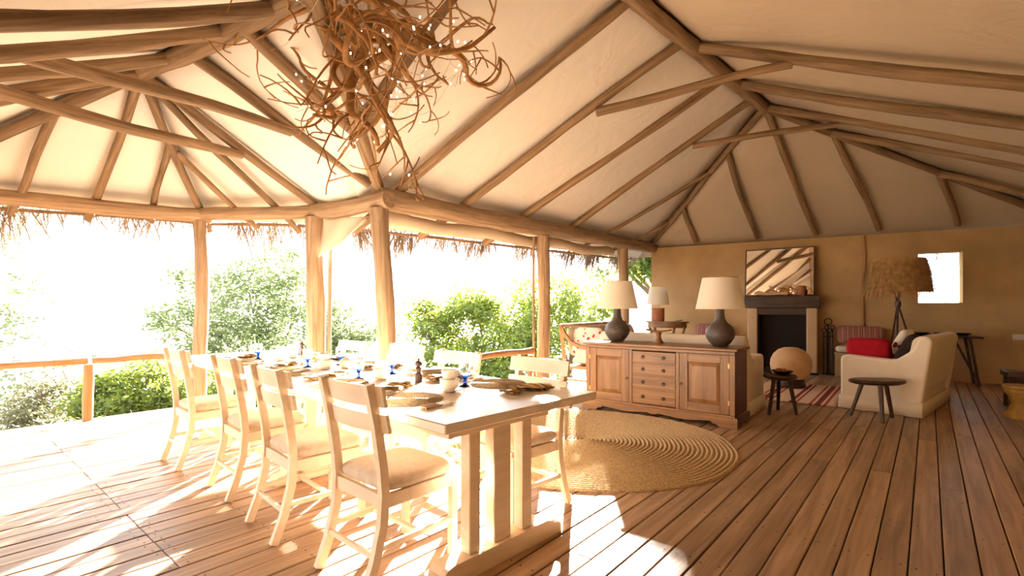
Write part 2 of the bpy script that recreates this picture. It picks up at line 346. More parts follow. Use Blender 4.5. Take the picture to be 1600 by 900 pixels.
# ------------------------------------------------------------------ walls
def wall_frame(name, label, a, b, h, thick=.28, holes=(), mat='mud'):
    """a, b: inner foot of the wall; the wall stands outside that line; holes [(s0, s1, z0, z1)]"""
    a = V3(a, 0); b = V3(b, 0); d = b-a; L = d.length; m = MB()
    if holes:
        s0, s1, z0, z1 = holes[0]
        cells = [(0, s0, 0, h), (s1, L, 0, h), (s0, s1, 0, z0), (s0, s1, z1, h)]
    else: cells = [(0, L, 0, h)]
    for c in cells: m.box((c[0], 0, c[2]-.05 if c[2] == 0 else c[2]), (c[1], thick, c[3]))
    return tag(m.build(name, M[mat], None, a, math.atan2(d.y, d.x), 0), label, None, None, 'structure')
WL = (C1-C0).length
h0 = wall_at(1437); h1 = wall_at(1507); s0 = (h0-V3(C0, 0)).dot(WD); s1 = (h1-V3(C0, 0)).dot(WD)
wz0 = DP(1470, 473, (h0.y+h1.y)/2).z; wz1 = DP(1470, 394, (h0.y+h1.y)/2).z
wall_frame('wall_back', 'ochre mud plaster wall with a square unglazed window opening', C0-WD*.02, C1+WD*.3, 2.62, .28, [(s0, s1, wz0, wz1)])
wall_frame('wall_right', 'ochre mud plaster side wall', C1, RR, 2.66)
wall_frame('wall_rear', 'ochre mud plaster wall behind the dining area', RR, RL, 2.66)
pm = wall_at(1350, .0)
wp = log('wall_pole', pm+WN*.004+Vector((0,0,.7)), pm+WN*.004+Vector((0,0,2.6)), .036, .026, M['rail'], None, .03, 3)
tag(wp, 'crooked dark pole half sunk in the mud wall beside the thatched lamp', 'pole')
ow = wall_at(1592, .012)
sk = thing('wall_socket', 'cream double socket plate on the mud wall', 'socket', V3(ow, DP(1592, 527, ow.y).z), W_RZ)
MB().box((-.075, -.002, -.045), (.075, .012, .045), .004).build('plate', M['plastic'], sk)
for sx in (-.036, .036): MB().box((sx-.024, -.006, -.024), (sx+.024, -.0015, .024), .002).build('switch', M['plastic'], sk)

# ------------------------------------------------------------------ roof: canvas panels on peeled poles
ceil = thing('ceiling', 'cream canvas tent roof carried on peeled timber rafters', None, kind='structure')
LIFT = Vector((0, 0, .075))
def panel(pts, mat='canvas', name='canvas_panel'):
    """a canvas sheet with real thickness, finely divided and slightly sagging"""
    bm = bmesh.new(); vs = [bm.verts.new(Vector(p)+LIFT) for p in pts]; bm.faces.new(vs)
    bmesh.ops.triangulate(bm, faces=bm.faces[:])
    for _ in range(4): bmesh.ops.subdivide_edges(bm, edges=[e for e in bm.edges if e.calc_length() > .45], cuts=1, use_grid_fill=True); bmesh.ops.triangulate(bm, faces=bm.faces[:])
    bm.normal_update()
    for f in bm.faces:
        if f.normal.z > 0: f.normal_flip()
    me = bpy.data.meshes.new(name); bm.to_mesh(me); bm.free(); me.materials.append(M[mat])
    me.polygons.foreach_set('use_smooth', [True]*len(me.polygons))
    o = bpy.data.objects.new(name, me); col.objects.link(o); o.parent = ceil
    sm = o.modifiers.new('thickness', 'SOLIDIFY'); sm.thickness = .02; sm.offset = -1
    return o
P0o = Vector((-1.83, 6.16, 2.20)); P1o = Vector((-2.22, 6.45, 2.28)); P2o = Vector((-4.03, 6.66, 2.36)); P3o = Vector((-6.4, 4.80, 2.34)); P4o = Vector((-5.30, 3.0, 2.30)); Qo = Vector((-3.80, 2.22, 2.30))
C0o = A1+(C0-A1)*1.2; C1o = A1+(C1-A1)*1.15; RLo = Vector((-9.0, -3.2, 2.25)); RRo = Vector((-2.6, -7.0, 2.4))
panel([A1, ridge(3.9), P0o, C0o]); panel([ridge(3.9), ridge(8.5), VJ, P0o]); panel([ridge(8.5), REND, RLo, Qo, VJ])
panel([VJ, A2, P1o, P0o]); panel([A2, P2o, P1o]); panel([A2, P3o, P2o]); panel([A2, P4o, P3o]); panel([A2, VJ, Qo, P4o])
panel([A1, C1o, RRo, REND], 'tanshadecanvas'); panel([A1, C0o, C1o], 'tanshadecanvas'); panel([REND, RRo, RLo], 'tanshadecanvas')
def rafter(p, q, r0=.05, r1=.042, seed=1, name='rafter', bend=.03, tail=0):
    p = Vector(p); q = Vector(q)
    if tail: q = q+(q-p).normalized()*tail
    return log(name, p, q, r0, r1, M['pole'], ceil, bend, seed)
rafter(REND, A1+RD*.06, .10, .085, 1, 'ridge_beam', .02); rafter(VJ+Vector((.25, -.14, .02)), A2, .085, .075, 2, 'ridge_beam', .02)
rafter(A1, C0, .055, .045, 3, 'hip_rafter', .03, .1); rafter(A1, C1, .06, .05, 4, 'hip_rafter', .03, .2)
rafter(VJ, P0+Vector((0,0,.0)), .068, .06, 5, 'valley_rafter', .02)
def eav(px): return ray_hit(P0, C0, px)
def rdg(px): return ray_hit(A1, ridge(5), px)
mainraf = []
for k, (pb, pt) in enumerate(((628, 992), (725, 1072), (818, 1137), (893, 1178))):
    mainraf.append((rdg(pt), eav(pb))); rafter(rdg(pt), eav(pb), .055, .05, 10+k, tail=.75)
hl = lambda px: ray_hit(A1, C0, px); hr = lambda px: ray_hit(A1, C1, px)
for k, (pt, pb) in enumerate(((1113, 945), (1047, 990))): rafter(hl(pt), eav(pb), .04, .036, 20+k, tail=.7)
vl = VJ.lerp(P0, .62); rafter(ridge(5.6), vl, .07, .06, 25); rafter(ridge(7.3), VJ.lerp(P0, .2), .06, .055, 26)
SR = Vector((.719, -.695, -.46)).normalized()
rightraf = []
for k, (st, L) in enumerate(((rdg(1086), 4.2), (rdg(1152), 4.1), (A1, 4.0), (ridge(5.6), 4.2), (ridge(7.5), 4.2), (hr(1301), 2.9), (hr(1470), 1.2))):
    st = Vector(st); rightraf.append((st, st+SR*L)); rafter(st, st+SR*L, .058, .06 if k < 5 else .045, 30+k, bend=.04)
for k, (top, pb) in enumerate(((hl(1067), 1087), (hl(1137), 1183), (A1, 1275), (hr(1303), 1373), (hr(1468), 1497))):
    b = wall_at(pb); rafter(top, V3(b, 2.70), .052, .05, 40+k)
# wing
def wr(px): return ray_hit(A2, VJ, px)
rafter(wr(291), P0+Vector((-.1, .0, .02)), .05, .045, 50); rafter(wr(376), VJ.lerp(P0, .66), .052, .048, 51)
rafter(A2, P1, .045, .042, 52, 'hip_rafter', .02, .45); rafter(A2, P2, .045, .042, 53, 'hip_rafter', .02, .45); rafter(A2, P3, .06, .055, 54, 'hip_rafter', .02, .4); rafter(A2+Vector((-.1, 0, -.03)), P4, .05, .045, 55, 'hip_rafter', .02, .3)
b12 = lambda px: ray_hit(P1, P2, px); b23 = lambda px: ray_hit(P2, P3, px)
rafter(A2, b12(427), .042, .038, 56, tail=.5)
h2 = lambda px: ray_hit(A2, P2, px); h3 = lambda px: ray_hit(A2, P3, px)
rafter(h2(275), b12(366), .036, .033, 57, tail=.4); rafter(h2(266), b23(243), .036, .033, 58, tail=.35)
rafter(A2, b23(150), .045, .042, 59, tail=.4); rafter(h3(90), b23(32), .042, .04, 60, tail=.4)
SL = Vector((-.5, -.866, -.55)).normalized()
for k, st in enumerate((A2, wr(268), wr(352), wr(430))): rafter(st, Vector(st)+SL*2.15, .052, .05, 62+k, bend=.03)
# collar poles
def on(seg, px): return ray_hit(seg[0], seg[1], px)
dn = Vector((0, 0, -.07))
c = on(mainraf[1], 932)+dn; d = on(rightraf[0], 1238)+dn; rafter(c, d, .055, .042, 70, 'collar_tie', .03)
c = on(mainraf[3], 1082)+dn; d = on(rightraf[2], 1308)+dn; rafter(c, d, .045, .038, 71, 'collar_tie', .03)
r1 = (wr(291), P0); e = on(r1, 455)+dn; rafter(Vector((-3.45, 3.15, 3.0)), e, .06, .042, 72, 'collar_tie', .04)
e = on((A2, P1), 378)+dn; rafter(Vector((-3.95, 3.6, 2.92)), e, .055, .045, 73, 'collar_tie', .04)

# eave beams (rest on the posts)
BR = .115
def beam(name, label, p, q, r0, r1, seed, ext0=.12, ext1=.12):
    p = Vector(p); q = Vector(q); d = (q-p).normalized(); o = log(name, p-d*ext0-Vector((0,0,r0)), q+d*ext1-Vector((0,0,r1)), r0, r1, M['post'], None, .03, seed, 12)
    return tag(o, label, 'beam', 'logs carrying the roof edge')
beam('eave_beam', 'long thick log beam over the rolled canvas blind, running to the mud wall', P0, C0, .125, .12, 80, .02, .1)
beam('eave_beam', 'short log beam with a sawn round end beside the hanging canvas scrap', P1-Vector((0,0,.0)), P0-Vector((0,0,.06)), .09, .095, 81, .05, .16)
beam('eave_beam', 'log beam between the two timber posts beyond the dining table', P2, P1, .075, .085, 82)
beam('eave_beam', 'log beam above the deck railing at the open rounded end', P3, P2, .085, .085, 83)
beam('eave_beam', 'log beam at the far bend of the rounded end', P4, P3, .085, .085, 84)
beam('eave_beam', 'log beam closing the rounded end near the side eave', P4, Q, .085, .085, 85)
beam('eave_beam', 'log beam along the open side behind the dining area', RL, Q, .11, .11, 86)

# posts
def post(label, p, ztop, r, seed, lean=(0, 0)):
    o = log('timber_post', (p[0]+lean[0], p[1]+lean[1], 0), (p[0], p[1], ztop), r*1.06, r, M['post'], None, .03, seed, 14)
    return tag(o, label, 'post', 'timber posts holding the roof')
post('leaning round timber post under the sawn beam end, behind the dining table', P0, P0.z-.24, .098, 90, (.10, .02))
post('thick cracked timber post beside the hanging canvas scrap', P1+Vector((0,0,0)), P1.z-.17, .105, 91)
post('slim timber post at the far corner of the deck, behind the end chair', P2, P2.z-.15, .077, 92, (.0, .0))
e848 = eav(848); e972 = eav(973)
post('square-looking pale timber post at the head of the cane settee', e848, e848.z-.24, .095, 93)
post('timber post behind the table lamp at the window side of the settee', e972, e972.z-.23, .10, 94)
post('timber post at the bend of the rounded end', P3, P3.z-.16, .09, 95)
post('timber post where the rounded end meets the side eave', Q, Q.z-.2, .09, 96)
ep = eav(848)
cp = log('blind_pole', ep+Vector((-.14, -.06, -ep.z)), ep+Vector((-.14, -.06, -.26)), .022, .02, M['post'], None, .01, 97)
tag(cp, 'thin pale pole standing against the timber post by the settee', 'pole')
p1p = log('blind_pole', P1+Vector((.175, .03, -P1.z)), P1+Vector((.175, .03, -.2)), .024, .02, M['post'], None, .01, 98)
tag(p1p, 'thin pale pole standing against the cracked post', 'pole')

# edge poles of the canvas eave
def edge_pole(p, q, seed): rafter(Vector(p)+Vector((0,0,.03)), Vector(q)+Vector((0,0,.03)), .022, .02, seed, 'eave_lath', .02)
for k, (p, q) in enumerate(((P0o, C0o), (P0o, P1o), (P1o, P2o), (P2o, P3o), (P3o, P4o))): edge_pole(p, q, 100+k)

# thatch fringe hanging from the eave
def fringe(name, label, p, q, n, lmin, lmax, out, seed):
    rr = random.Random(seed); m = MB(); p = Vector(p); q = Vector(q); d = (q-p).normalized(); side = Vector((-d.y, d.x, 0))
    if side.dot(out) < 0: side = -side
    cl = [rr.random() for _ in range(max(4, int((q-p).length/.3)))]
    for i in range(n):
        t = rr.random()
        dens = cl[min(int(t*len(cl)), len(cl)-1)]
        if rr.random() > .25+dens: continue
        b = p.lerp(q, t)+side*rr.uniform(-.02, .12)+Vector((0, 0, rr.uniform(.0, .12)))
        l = rr.uniform(lmin, lmax)*(.35+dens)*(1.7 if rr.random() < .05 else 1); w = rr.uniform(.003, .009)
        tip = b+Vector((0, 0, -l))+d*rr.gauss(0, .34)*l+side*rr.uniform(-.1, .55)*l
        mid = b.lerp(tip, .55)+Vector((rr.uniform(-.03, .03), rr.uniform(-.03, .03), rr.uniform(0, .03)))*l*2
        a = rr.uniform(0, PI); wv = Vector((math.cos(a), math.sin(a), 0))*w
        m.add([b-wv, b+wv, mid+wv*.8, mid-wv*.8, tip], [(0, 1, 2, 3), (3, 2, 4)])
    o = m.build(name, M['thatch'], ceil, smooth=0); o['label'] = label; o['kind'] = 'stuff'; return o
fringe('thatch_fringe', 'ragged thatch fringe hanging over the long window opening', P0o, C0o, 2300, .14, .44, Vector((-.8, .6, 0)), 1)
fringe('thatch_fringe', 'ragged thatch fringe beyond the short sawn-end beam', P0o, P1o, 220, .14, .44, Vector((-.3, 1, 0)), 2)
fringe('thatch_fringe', 'ragged thatch fringe between the two posts beyond the table', P1o, P2o, 600, .14, .5, Vector((0, 1, 0)), 3)
fringe('thatch_fringe', 'dangling thatch clumps over the deck railing', P2o, P3o, 900, .14, .56, Vector((-.6, .8, 0)), 4)

wq0 = wall_at(1425, -.55); wq1 = wall_at(1525, -.55)
fringe('thatch_fringe', 'few thatch strands hanging outside the square window', V3(wq0, 2.42), V3(wq1, 2.42), 60, .3, .6, -WN, 5)
# rolled canvas blind and hanging scrap
rr = random.Random(8); path = []; rad = []
for k in range(25):
    t = k/24; pt = P0.lerp(e972, .02+.96*t); sag = .05*math.sin(t*PI*3.1)**2
    path.append(pt+Vector((-.139, .108, -.28-sag))); rad.append(.075+rr.uniform(-.008, .012))
tag(MB().tube(path, rad, 14, True, (1.15, .8)).build('rolled_blind', M['blind'], None, smooth=60), 'rolled canvas blind slung beneath the long log beam', 'blind')
u = (P0-P1); u.z = 0
def scrap(s, t):
    base = P1+u*(.15+.72*s)+Vector((0,0,-.19-.05*s)); dr = .42*(1-s)**.8+.04
    return base+Vector((.5, .866, 0))*(.02*math.sin(9*s+4*t)-.05*t)+Vector((0,0,-dr*t))
o = MB().grid(scrap, 14, 10).build('canvas_flap', M['blind'], None, smooth=80); sm = o.modifiers.new('thickness', 'SOLIDIFY'); sm.thickness = .012
tag(o, 'triangular canvas flap hanging beside the thick cracked post', 'canvas')
sl = thing('spotlight', 'small silver spotlight under the eave by the leaning post', 'spotlight', DP(597, 364, 5.75), 0)
MB().lathe([(.012, -.04), (.03, -.03), (.038, .02), (.036, .03)], 16).build('housing', M['steel'], sl)
MB().tube([(0, 0, .02), (.0, .02, .12), (0, .06, .26)], .008, 6).build('bracket', M['steel'], sl)

# ------------------------------------------------------------------ railings
tag(log('railing_post', (-4.82, 5.68, -.3), (-4.80, 5.66, .635), .05, .048, M['rail'], None, .01, 110, 12), 'dark stained post carrying the deck railing', 'post')
d0 = BD*-1.3+BP*7.30; d1 = BD*2.02+BP*7.22
tag(log('hand_rail', V3(d0, .66), Vector((-4.83, 5.68, .672)), .034, .036, M['rail'], None, .02, 111), 'peeled pole handrail passing over the sparse dry bush', 'railing')
tag(log('hand_rail', Vector((-4.78, 5.69, .672)), P2+Vector((-.12, .02, -P2.z+.67)), .036, .033, M['rail'], None, .02, 112), 'peeled pole handrail between the railing post and the corner post', 'railing')
ra = eav(742); rb = eav(837)
tag(log('hand_rail', V3(ra, .58)+Vector((-.05, .04, 0)), V3(rb, .60)+Vector((-.05, .04, 0)), .04, .05, M['rail'], None, .03, 113), 'crooked dark pole handrail ending at the pale post by the settee', 'railing')
tag(log('railing_post', V3(ra, -.2)+Vector((-.05, .04, 0)), V3(ra, .53)+Vector((-.05, .04, 0)), .04, .04, M['rail'], None, .02, 114), 'short rough post holding the end of the crooked handrail', 'post')
tag(log('railing_post', V3(eav(834), -.2)+Vector((-.05, .04, 0)), V3(eav(834), .54)+Vector((-.05, .04, 0)), .04, .04, M['rail'], None, .02, 115), 'short rough post beside the pale post', 'post')

# ------------------------------------------------------------------ dining table
TN = Vector((-.28, 2.097, 0)); E1 = Vector((.690, .724, 0)); E2 = Vector((-.724, .690, 0)); TZ, TW, TL = .80, 1.12, 4.2
T_RZ = math.atan2(E1.y, E1.x)                 # local x = E1 (across), local y = E2 (along)
def TP(e1, e2, z=TZ): return TN+E1*e1+E2*e2+Vector((0, 0, z))
table = thing('dining_table', 'long cream painted dining table on three-post trestles, laid for breakfast', 'table', TN, T_RZ)
MB().box((0, 0, TZ-.045), (TW, TL, TZ), .005).build('tabletop', M['tabletop'], table)
m = MB(); m.box((.10, .10, TZ-.10), (.125, TL-.1, TZ-.046)); m.build('apron', M['paint'], table)
m = MB(); m.box((TW-.125, .10, TZ-.10), (TW-.10, TL-.1, TZ-.046)); m.build('apron', M['paint'], table)
for ty, cx in ((.19, .50), (2.1, .56), (3.98, .56)):
    y0, y1 = ty-.045, ty+.045
    prof = [(cx-.46, 0), (cx+.46, 0), (cx+.46, .045), (cx+.44, .062), (cx+.40, .066), (cx+.375, .088), (cx+.34, .098), (cx-.34, .098), (cx-.375, .088), (cx-.40, .066), (cx-.44, .062), (cx-.46, .045)]
    MB().prism(prof, y0-.012, y1+.012, 'y').build('sled_foot', M['paint'], table, smooth=20)
    MB().box((cx-.36, y0, TZ-.115), (cx+.36, y1, TZ-.046), .006).build('bearer', M['paint'], table)
    for dx, w in ((-.19, .036), (0, .062), (.19, .036)): MB().box((cx+dx-w, ty-.035, .097), (cx+dx+w, ty+.035, TZ-.114), .005).build('trestle_post', M['paint'], table)

# ------------------------------------------------------------------ dining chairs
def make_chair():
    r = thing('dining_chair', '', 'chair', group='cream ladder-back dining chairs around the table')
    for s in (-1, 1):
        x = .205*s
        MB().bar([(x, -.315, 0), (x, -.262, .14), (x, -.222, .30), (x, -.212, .44), (x, -.222, .56), (x, -.252, .76), (x, -.292, .95)], .042, .034, (0, 1, 0)).build('leg', M['paint'], r, smooth=30)
        MB().bar([(x*.98, .205, 0), (x, .205, .41)], .036, .036, (0, 1, 0)).build('leg', M['paint'], r)
        MB().box((x-.012, -.21, .372), (x+.012, .19, .437), .003).build('seat_rail', M['paint'], r)
        MB().box((x-.011, -.225, .185), (x+.011, .20, .212), .003).build('stretcher', M['paint'], r)
    MB().box((-.20, .19, .372), (.20, .214, .437), .003).build('seat_rail', M['paint'], r)
    MB().box((-.20, -.226, .372), (.20, -.20, .437), .003).build('seat_rail', M['paint'], r)
    MB().box((-.19, -.02, .188), (.19, .004, .210), .003).build('stretcher', M['paint'], r)
    MB().box((-.19, -.272, .155), (.19, -.252, .18), .003).build('stretcher', M['paint'], r)
    for zc, h, yb in ((.893, .096, -.255), (.768, .086, -.232)):
        def f(u, v):
            X = -.245+.49*u; return None
        m = MB(); n = 14; vs = []
        for i in range(n+1):
            t = i/n; X = -.262+.524*t; bow = -.038*(1-(2*t-1)**2)
            for (dy, dz) in ((0, -h/2), (.016, -h/2), (.016, h/2), (0, h/2)):
                vs.append((X, yb+bow+dy-.19*(dz), zc+dz))
        fs = [(i*4+k, i*4+(k+1) % 4, (i+1)*4+(k+1) % 4, (i+1)*4+k) for i in range(n) for k in range(4)]+[(3, 2, 1, 0), tuple(n*4+k for k in range(4))]
        m.add(vs, fs).build('back_slat', M['paint'], r, smooth=40)
    c = MB().pad(.445, .435, .085, (0, .002, .470)).build('seat_cushion', M['linen'], r, smooth=180)
    return r
chair = make_chair()
rzL = math.atan2(E1.y, E1.x)-PI/2; rzR = rzL+PI
backs = [((-.79, 2.375), 'L', 'cream dining chair at the table end by the round jute rug side trestle, linen seat showing fully'),
         ((-1.41, 2.88), 'L', ''), ((-2.01, 3.485), 'L', ''), ((-2.78, 4.11), 'L', ''),
         ((.20, 3.43), 'R', ''), ((-.405, 3.90), 'R', ''), ((-.956, 4.59), 'R', ''), ((-1.60, 5.09), 'R', '')]
lab = ['cream ladder-back chair on the deck railing side, at the trestle end nearest the jute rug',
       'cream ladder-back chair on the deck railing side, second along from the jute rug end',
       'cream ladder-back chair on the deck railing side, third along from the jute rug end',
       'cream ladder-back chair on the deck railing side, by the corner post',
       'cream ladder-back chair standing beside the jute rug, facing the table end',
       'cream ladder-back chair on the window side, in front of the crooked handrail',
       'cream ladder-back chair on the window side, third from the sideboard',
       'cream ladder-back chair on the window side, backed against the leaning post']
for k, ((bx, by), sd_, _) in enumerate(backs):
    s = 1 if sd_ == 'L' else -1
    loc = (bx+E1.x*.28*s, by+E1.y*.28*s, 0); rz = (rzL if s > 0 else rzR)+[.03, -.03, .0, .04, -.02, .03, -.02, .02][k]
    if k == 0: chair.location = loc; chair.rotation_euler = (0, 0, rz); chair['label'] = lab[0]
    else: copy_tree(chair, None, loc, rz, lab[k])

# ------------------------------------------------------------------ table setting
def placemat():
    m = MB(); prof = []
    for i in range(14):
        r = .18*(1-i/14); prof += [(r, .004), (r-.0064, .010)]
    prof.append((.002, .006)); m.lathe([(.18, 0)]+prof, 40, (0, 0, 0), 0, True, True, lambda a, z: 1+.012*math.sin(40*a*.5)+.006*math.sin(7*a))
    return m.mesh('placemat', M['matjute'], 60)
PM = placemat()
def napkin():
    m = MB()
    def lay(u, v, z0, rot, sx):
        x = (-.5+u)*.30*sx; y = (-.5+v)*.12+.01*math.sin(5*u); z = z0+.006*math.sin(7*u+3*v+rot)+.006*(1-abs(2*v-1)); return (x*math.cos(rot)-y*math.sin(rot), x*math.sin(rot)+y*math.cos(rot), z)
    for z0, rot, sx in ((.008, 0, 1), (.019, .12, .94), (.030, -.08, .9)): m.grid(lambda u, v: lay(u, v, z0, rot, sx), 14, 6)
    me = m.mesh('cloth', M['mustard'], 70)
    f = MB(); rr = random.Random(3)
    for s in (-1, 1):
        for k in range(26):
            y = -.058+.116*k/25; x = s*.148; l = rr.uniform(.014, .026)
            f.add([(x, y-.0012, .010), (x, y+.0012, .022), (x+s*l, y+rr.uniform(-.008, .008), rr.uniform(.004, .02))], [(0, 1, 2)])
    return me, f.mesh('fringe', M['bamboo'], 0)
NKm, NKf = napkin()
def cutlery(kind):
    h = MB().tube([(0, -.10, .007), (0, -.05, .009), (0, 0, .008)], [.0065, .0075, .0055], 8); bl = MB()
    if kind == 'knife': bl.prism([(-.004, 0), (.006, 0), (.008, .05), (.006, .09), (0, .105), (-.004, .09)], .005, .0075, 'z')
    elif kind == 'fork':
        bl.bar([(0, 0, .008), (0, .045, .006)], .003, .006); bl.box((-.010, .043, .005), (.010, .058, .0075))
        for x in (-.0085, -.003, .003, .0085): bl.bar([(x, .057, .0063), (x, .095, .009)], .002, .0026)
    else:
        bl.bar([(0, 0, .008), (0, .05, .006)], .003, .006); bl.lathe([(.002, 0), (.012, .0015), (.016, .005)], 14, (0, .068, .003), 0, True, False, lambda a, z: 1+.25*abs(math.sin(a)))
    return h.mesh('handle', M['bamboo'], 50), bl.mesh('blade' if kind == 'knife' else kind+'_head', M['steel'], 40)
CUT = {k: cutlery(k) for k in ('knife', 'fork', 'spoon')}
def lk(name, me, parent=None, loc=None, rz=0):
    o = bpy.data.objects.new(name, me); col.objects.link(o); o.parent = parent
    if loc is not None: o.location = loc
    if rz: o.rotation_euler = (0, 0, rz)
    return o
seats = [(.23, .59, 1), (.23, 1.36, 1), (.23, 2.21, 1), (.23, 3.15, 1), (.93, .62, -1), (.93, 1.34, -1), (.93, 2.20, -1), (.93, 3.05, -1)]
sname = ['railing-side chair at the trestle end', 'second railing-side chair', 'third railing-side chair', 'railing-side chair by the corner post',
         'chair beside the jute rug', 'chair by the crooked handrail', 'third window-side chair', 'chair backed against the leaning post']
for k, (e1, e2, s) in enumerate(seats):
    o = lk('placemat', PM, None, TP(e1, e2), k*.7); tag(o, 'round woven grass placemat before the '+sname[k], 'placemat', 'woven placemats on the dining table')
    n = thing('napkin', 'folded mustard striped napkin with fringe before the '+sname[k], 'napkin', TP(e1+.08*s, e2+.335*s if s > 0 else e2-.32), T_RZ+.25*s+(.1*k % .3), 'striped napkins on the dining table')
    lk('cloth', NKm, n); lk('fringe', NKf, n)['kind'] = 'stuff'
    for j, kd_ in enumerate(('fork', 'knife', 'spoon')):
        t = thing(kd_, 'bamboo-handled steel %s before the %s' % (kd_, sname[k]), kd_, TP(e1, e2-s*(.225+.026*j)), T_RZ-PI/2*s+(.18-.09*j), 'bamboo-handled cutlery on the dining table')
        lk('handle', CUT[kd_][0], t); lk('blade' if kd_ == 'knife' else kd_+'_head', CUT[kd_][1], t)
# stacked cups
saucer = MB().lathe([(.030, 0), (.045, .006), (.078, .016), (.080, .018), (.076, .019), (.045, .010), (.001, .009)], 32, capt=False).mesh('saucer', M['porcelain'], 60)
bowlP = [(.030, 0), (.034, .008), (.050, .022), (.057, .045), (.058, .066), (.055, .066), (.053, .045), (.046, .025), (.001, .012)]
bowl = MB().lathe(bowlP, 32, capt=False).mesh('bowl', M['porcelain'], 60)
cupP = [(.026, 0), (.028, .006), (.040, .018), (.046, .040), (.048, .062), (.045, .062), (.043, .04), (.037, .02), (.001, .01)]
cup = MB().lathe(cupP, 32, capt=False).mesh('cup', M['porcelain'], 60)
hnd = MB().tube([(.044, 0, .052), (.062, 0, .055), (.072, 0, .040), (.064, 0, .024), (.042, 0, .018)], .0045, 8).mesh('handle', M['porcelain'], 60)
goblet = MB().lathe([(.033, .074), (.037, .09), (.039, .12), (.038, .15), (.036, .15), (.036, .12), (.034, .092), (.001, .08)], 28, capb=True, capt=False).mesh('glass_bowl', M['glass'], 60)
gstem = MB().lathe([(.038, 0), (.038, .004), (.014, .012), (.010, .028), (.015, .035), (.010, .042), (.018, .056), (.032, .066), (.033, .0735), (.001, .0735)], 28, capt=False).mesh('glass_stem', M['blueglass'], 60)
stacks = [(.53, .62), (.52, 1.33), (.50, 2.12), (.52, 3.02), (.70, 3.20)]
swhere = ['at the trestle end of the table', 'beside the pepper mill', 'beside the sugar bowl', 'at the far end towards the corner post', 'at the far end beside the second mill']
for k, (e1, e2) in enumerate(stacks):
    z = TZ
    o = lk('saucer', saucer, None, TP(e1, e2, z)); tag(o, 'ivory saucer under stacked cups '+swhere[k], 'saucer', 'ivory saucers')
    o = lk('breakfast_bowl', bowl, None, TP(e1, e2, z+.0105)); tag(o, 'ivory bowl standing on a saucer '+swhere[k], 'bowl', 'ivory bowls')
    c = thing('tea_cup', 'ivory teacup stacked in a bowl '+swhere[k], 'cup', TP(e1, e2, z+.0105+.055), T_RZ+k*1.3, 'ivory teacups'); lk('body', cup, c); lk('handle', hnd, c)
gl = [(.717, .70), (.42, 1.46), (.74, 2.33), (.47, 2.36), (.845, 3.40), (.42, 3.30), (.72, 1.52)]
gw = ['beside the cup stack at the trestle end', 'behind the second cup stack on the railing side', 'on the window side beyond the sugar bowl', 'on the railing side beyond the sugar bowl', 'beside the second pepper mill', 'on the railing side by the corner post', 'beyond the pepper mill on the window side']
for k, (e1, e2) in enumerate(gl):
    g = thing('goblet', 'pale glass goblet with cobalt blue foot '+gw[k], 'glass', TP(e1, e2), 0, 'blue-footed goblets'); lk('glass_bowl', goblet, g); lk('glass_stem', gstem, g)
def mill(label, loc):
    p = thing('pepper_mill', label, 'pepper mill', loc)
    MB().lathe([(.024, 0), (.0245, .035), (.022, .042), (.0245, .052), (.015, .062), (.013, .078), (.022, .092), (.016, .100), (.010, .105)], 24).build('body', M['pepper'], p, smooth=40)
    MB().lathe([(.014, .105), (.022, .112), (.024, .122), (.020, .134), (.010, .141)], 24).build('cap', M['pepper'], p, smooth=60)
    MB().lathe([(.004, .140), (.007, .148), (.005, .156)], 12).build('knob', M['pepper'], p, smooth=60)
mill('dark turned wood pepper mill standing mid-table next to a green glass tumbler', TP(.624, 1.055)); mill('dark turned wood pepper mill at the far end of the table', TP(.80, 3.22))
sg = thing('sugar_bowl', 'lidded ivory sugar bowl in the middle of the table', 'bowl', TP(.665, 2.09))
MB().lathe([(.035, 0), (.048, .01), (.056, .035), (.050, .062), (.048, .062)], 28).build('body', M['porcelain'], sg, smooth=60)
MB().lathe([(.050, .0625), (.046, .070), (.020, .082), (.007, .086), (.010, .096), (.003, .101)], 28).build('lid', M['porcelain'], sg, smooth=60)
o = MB().lathe([(.028, 0), (.031, .05), (.030, .10), (.0275, .10), (.028, .05), (.026, .006), (.001, .006)], 24, capt=False).build('tumbler', M['green'], None, TP(.565, 1.105), smooth=60); tag(o, 'pale green glass tumbler next to the pepper mill mid-table', 'glass')
o = MB().lathe([(.03, 0), (.036, .01), (.05, .03), (.056, .05), (.053, .05), (.046, .03), (.001, .012)], 28, capt=False).build('breakfast_bowl', M['porcelain'], None, TP(.55, 2.62), smooth=60); tag(o, 'ivory bowl of mustard flowers in the middle of the table', 'bowl')
rr = random.Random(4); m = MB()
for k in range(14):
    a = rr.uniform(0, 6.28); r = rr.uniform(0, .032); m.lathe([(.003, -.008), (.012, 0), (.008, .009)], 8, (r*math.cos(a), r*math.sin(a), rr.uniform(.0, .014)))
o = m.build('flower_heads', M['mustard'], None, TP(.55, 2.62, TZ+.055), smooth=60); tag(o, 'mustard yellow flower heads heaped in an ivory bowl', 'flowers', None, 'stuff')

# ------------------------------------------------------------------ round rug
prof = []; NR = 34; RR_ = 1.35
for i in range(NR):
    r = RR_*(1-i/NR); w = RR_/NR
    prof += [(r, .004), (r-w*.2, .015), (r-w*.5, .020), (r-w*.8, .015)]
m = MB().lathe([(RR_, 0)]+prof+[(.006, .006)], 120, fn=lambda a, z: 1+.004*math.sin(5*a)+.003*math.sin(11*a))
tag(m.build('jute_rug', M['jute'], None, (.72, 4.82, 0), 0, 60), 'large round coiled jute rug between the dining table and the sideboard', 'rug')

